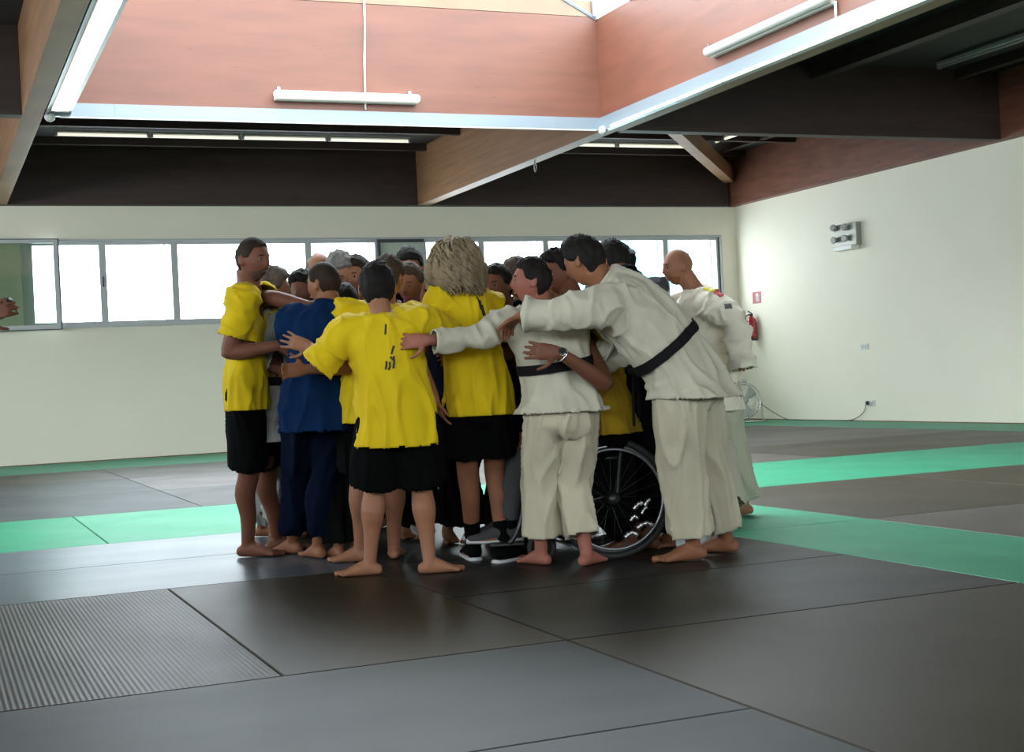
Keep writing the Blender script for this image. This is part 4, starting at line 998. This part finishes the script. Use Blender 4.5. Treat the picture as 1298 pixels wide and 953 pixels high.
P19['_n']=(V((0,0,1))*.25-CF).normalized()
band(P19,'shoulder_patch',at(892,367,8.7),at(904,375,8.7),.055,mat('yellow_patch',(.75,.62,.01),.7),P19['top'])
band(P19,'shoulder_patch',at(904,375,8.7),at(912,384,8.7),.05,mat('red_patch',(.45,.02,.03),.7),P19['top'])
band(P19,'sleeve_emblem',at(915,396,8.6),at(924,395,8.6),.035,mat('grey_emblem',(.12,.12,.12),.7),P19['top'])
# ---- wristwatch ----
w_=P14['wr'][0]; dd=(P14['wr'][0]-P14['el'][0]).normalized(); c=w_-dd*.02
b=bmesh.new(); ringtorus(b,c,dd,.031,.004,30,8); wt=obj('wristwatch',b,M['chrome'],P14['body'],smooth=True)
b=bmesh.new(); n=(-CF*.9+V((0,0,.4))).normalized(); tube(b,[c+n*.028,c+n*.040],.019,20); obj('watch_case',b,M['chrome'],wt)
b=bmesh.new(); tube(b,[c+n*.0402,c+n*.0415],.015,20); obj('watch_face',b,M['black_plastic'],wt)
# ---- wheelchair ----
GR=mat('wheel_rubber',(.012,.012,.012),.7); FRM=mat('black_frame_paint',(.01,.01,.011),.35)
wa=dirv(AWAY+8); wf=dirv(LEFT+8)             # axle and travel directions
WCen=at(776,638,7.12); WCen.z=.305; R_=.305
wc=empty('wheelchair',(WCen.x+wa.x*.3,WCen.y+wa.y*.3,0)); tag(wc,'black wheelchair with large spoked wheels standing in the huddle beside the white trousers','wheelchair')
UPV=V((0,0,1))
def wheel(c,full=True):
    b=bmesh.new(); ringtorus(b,c,wa,R_-.017,.017,72,12); tw=obj('wheel',b,GR,wc,smooth=True)
    b=bmesh.new(); ringtorus(b,c,wa,R_-.042,.010,72,8); obj('wheel_rim',b,mat('rim_metal',(.30,.31,.32),.3,metal=.9),tw,smooth=True)
    b=bmesh.new(); ringtorus(b,c-wa*.045,wa,R_-.055,.007,72,8); obj('hand_rim',b,mat('hand_rim_metal',(.28,.29,.3),.4,metal=.8),tw,smooth=True)
    b=bmesh.new(); tube(b,[c-wa*.05,c-wa*.03,c+wa*.03,c+wa*.05],[.02,.036,.036,.02],18); obj('hub',b,FRM,tw,smooth=True)
    b=bmesh.new()
    for k in range(24):
        a=2*PI*k/24; d=wf*math.cos(a)+UPV*math.sin(a); a2=a+.25*(1 if k%2 else -1); d2=wf*math.cos(a2)+UPV*math.sin(a2)
        tube(b,[c+d2*.034+wa*(.022 if k%2 else -.022),c+d*(R_-.045)],.0013,5)
    obj('spokes',b,FRM,tw)
    return tw
wheel(WCen); wheel(WCen+wa*.56)
ix=WCen+wa*.06; ox=WCen+wa*.50
for q in (ix,ox):
    b=bmesh.new()
    tube(b,smooth_path([q-wf*.10+UPV*.60,q-wf*.08+UPV*.35,q-wf*.04+UPV*.02,q-wf*.02+UPV*-.02]),.0125,8)
    tube(b,smooth_path([q-wf*.06+UPV*.20,q+wf*.30+UPV*.20,q+wf*.40+UPV*.15,q+wf*.46+UPV*-.10,q+wf*.52+UPV*-.20]),.0125,8)
    tube(b,smooth_path([q-wf*.04+UPV*.02,q+wf*.2+UPV*-.02,q+wf*.36+UPV*.02,q+wf*.41+UPV*.10]),.0125,8)
    obj('frame',b,FRM,wc,smooth=True)
    b=bmesh.new(); tube(b,[q-wf*.10+UPV*.60,q-wf*.19+UPV*.605],.016,10); obj('push_handle',b,M['black_plastic'],wc,smooth=True)
    b=bmesh.new(); c=q+wf*.36; c.z=.075; ringtorus(b,c,wa,.058,.018,32,10); tube(b,[c-wa*.018,c+wa*.018],.042,20); ct=obj('caster_wheel',b,GR,wc,smooth=True)
    b=bmesh.new(); tube(b,[c+wa*.024,c+wa*.024+UPV*.08,c+UPV*.13+wf*.03,c+UPV*.22+wf*.03],.009,8); obj('caster_fork',b,M['chrome'],ct,smooth=True)
    b=bmesh.new(); c=q+wf*.53; c.z=.10; s_=-1 if q is ox else 1; add_box(b,c+wa*.08*s_,(.17,.16,.014),Matrix((wf,wa,UPV)).transposed()); obj('footrest',b,M['black_plastic'],wc,bevel=.004)
b=bmesh.new(); rt=Matrix((wf,wa,UPV)).transposed(); add_box(b,(ix+ox)/2+wf*.12+UPV*.215,(.42,.42,.05),rt); obj('seat',b,CL['black'],wc,bevel=.02)
b=bmesh.new(); add_box(b,(ix+ox)/2-wf*.09+UPV*.42,(.03,.42,.38),rt); obj('backrest',b,CL['black'],wc,bevel=.012)
b=bmesh.new(); tube(b,[ix,ox],.012,8); tube(b,[ix+UPV*-.03+wf*.04,ox+UPV*.18+wf*.04],.01,8); tube(b,[ix+UPV*.18+wf*.04,ox+UPV*-.03+wf*.04],.01,8); obj('cross_brace',b,FRM,wc,smooth=True)
FIT=mat('brushed_fitting',(.5,.5,.5),.35,metal=.95)
# brake and clamp fittings seen through the wheel
for (px,py,rr,ln) in ((809,640,.016,.05),(821,636,.013,.03),(818,664,.018,.09),(804,655,.014,.04),(800,676,.02,.07),(817,646,.012,.03)):
    c=at(px,py,7.06); b=bmesh.new(); rr*=.75; tube(b,smooth_path([c-wf*ln*.5+UPV*.012*(1 if px%2 else -1),c+UPV*.004,c+wf*ln*.5-UPV*.02]),[rr*.6,rr,rr*.8,rr*1.1,rr*.7,rr,rr*.9,rr*.6,rr*1.1,rr,rr*.7,rr,rr*.5],9); obj('clamp_fitting',b,FIT,wc,smooth=True)
# ---- seated wheelchair user ----
sb=WCen+wa*.28
pu=person('seated wheelchair user in black with grey trousers and white-soled shoes, hidden behind the white judogi',1.62,sb+UPV*.30+wf*.03,sb+UPV*.76+wf*.05,sb+UPV*.90+wf*.10,LEFT+8,LEFT+8,-10,0,
  feet=[tuple(sb+wf*.50-wa*.09+UPV*(-.305+.175)),tuple(sb+wf*.50+wa*.09+UPV*(-.305+.175))],toes=[wf,wf],knees=(UPV+wf,UPV+wf),
  hands=(sb+UPV*.34+wf*.30-wa*.10,sb+UPV*.34+wf*.30+wa*.10),sk='tan',hair='short',hcol='dark',top='black',topkind='tee',bottom='grey',botkind='trousers',seed=31,hem=.02,face=False,socks='grey',group='people huddled together in the middle of the hall')
# ---- onlooker's hand with phone entering at the left ----
ph=person('person outside the left edge whose hand with a phone reaches into the picture',1.70,at(-130,520,6.0),at(-128,368,6.0),at(-122,328,6.0),RIGHT,RIGHT,-12,0,feet=[fl(-150,785),fl(-120,800)],
  hands=(at(-34,405,5.9),at(-26,402,6.0)),hdir=(dirv(RIGHT)+V((0,0,.35)),dirv(RIGHT)+V((0,0,.3))),palm=(dirv(AWAY),dirv(AWAY)),sk='brown',hair='short',hcol='dark',top='grey',seed=33,face=False,group='onlookers at the left edge')
e=empty('mobile_phone',at(3,384,5.95)); tag(e,'dark mobile phone in the hand at the left edge','phone')
b=bmesh.new(); rt=Matrix((dirv(RIGHT,.35).normalized(),dirv(AWAY),dirv(RIGHT,.35).normalized().cross(dirv(AWAY)))).transposed(); add_box(b,at(0,385,5.95),(.10,.05,.010),rt); obj('phone_case',b,M['black_plastic'],e,bevel=.003)
b=bmesh.new(); add_box(b,at(0,385,5.95)+V((0,0,.006)),(.094,.046,.003),rt); obj('phone_screen',b,M['black_plastic'],e)

for q in (WCen+wa*.075,WCen+wa*.485):
    b=bmesh.new(); add_box(b,q+wf*.05+UPV*.14,(.40,.006,.50),rt if 0 else Matrix((wf,wa,UPV)).transposed()); obj('side_guard',b,CL['black'],wc,bevel=.003)

# headband of the man at the back
b=bmesh.new(); hf=P18['hf']; n=40; prev=None; first=None
for k in range(n+1):
    a=2*PI*k/n; z=.42+.18*math.cos(a); r=math.sqrt(1-z*z); d=V((math.cos(a)*r,math.sin(a)*r,z)).normalized(); z2=z+.20; r2=math.sqrt(1-min(.98,z2*z2)); d2=V((math.cos(a)*r2,math.sin(a)*r2,z2)).normalized()
    vv=[b.verts.new(hf(head_surface(d,.024))),b.verts.new(hf(head_surface(d2,.026)))]
    if prev: b.faces.new((prev[0],vv[0],vv[1],prev[1]))
    prev=vv
hb=obj('headband',b,mat('grey_headband',(.22,.23,.26),.8),P18['body'],smooth=True); so=hb.modifiers.new('t','SOLIDIFY'); so.thickness=.004
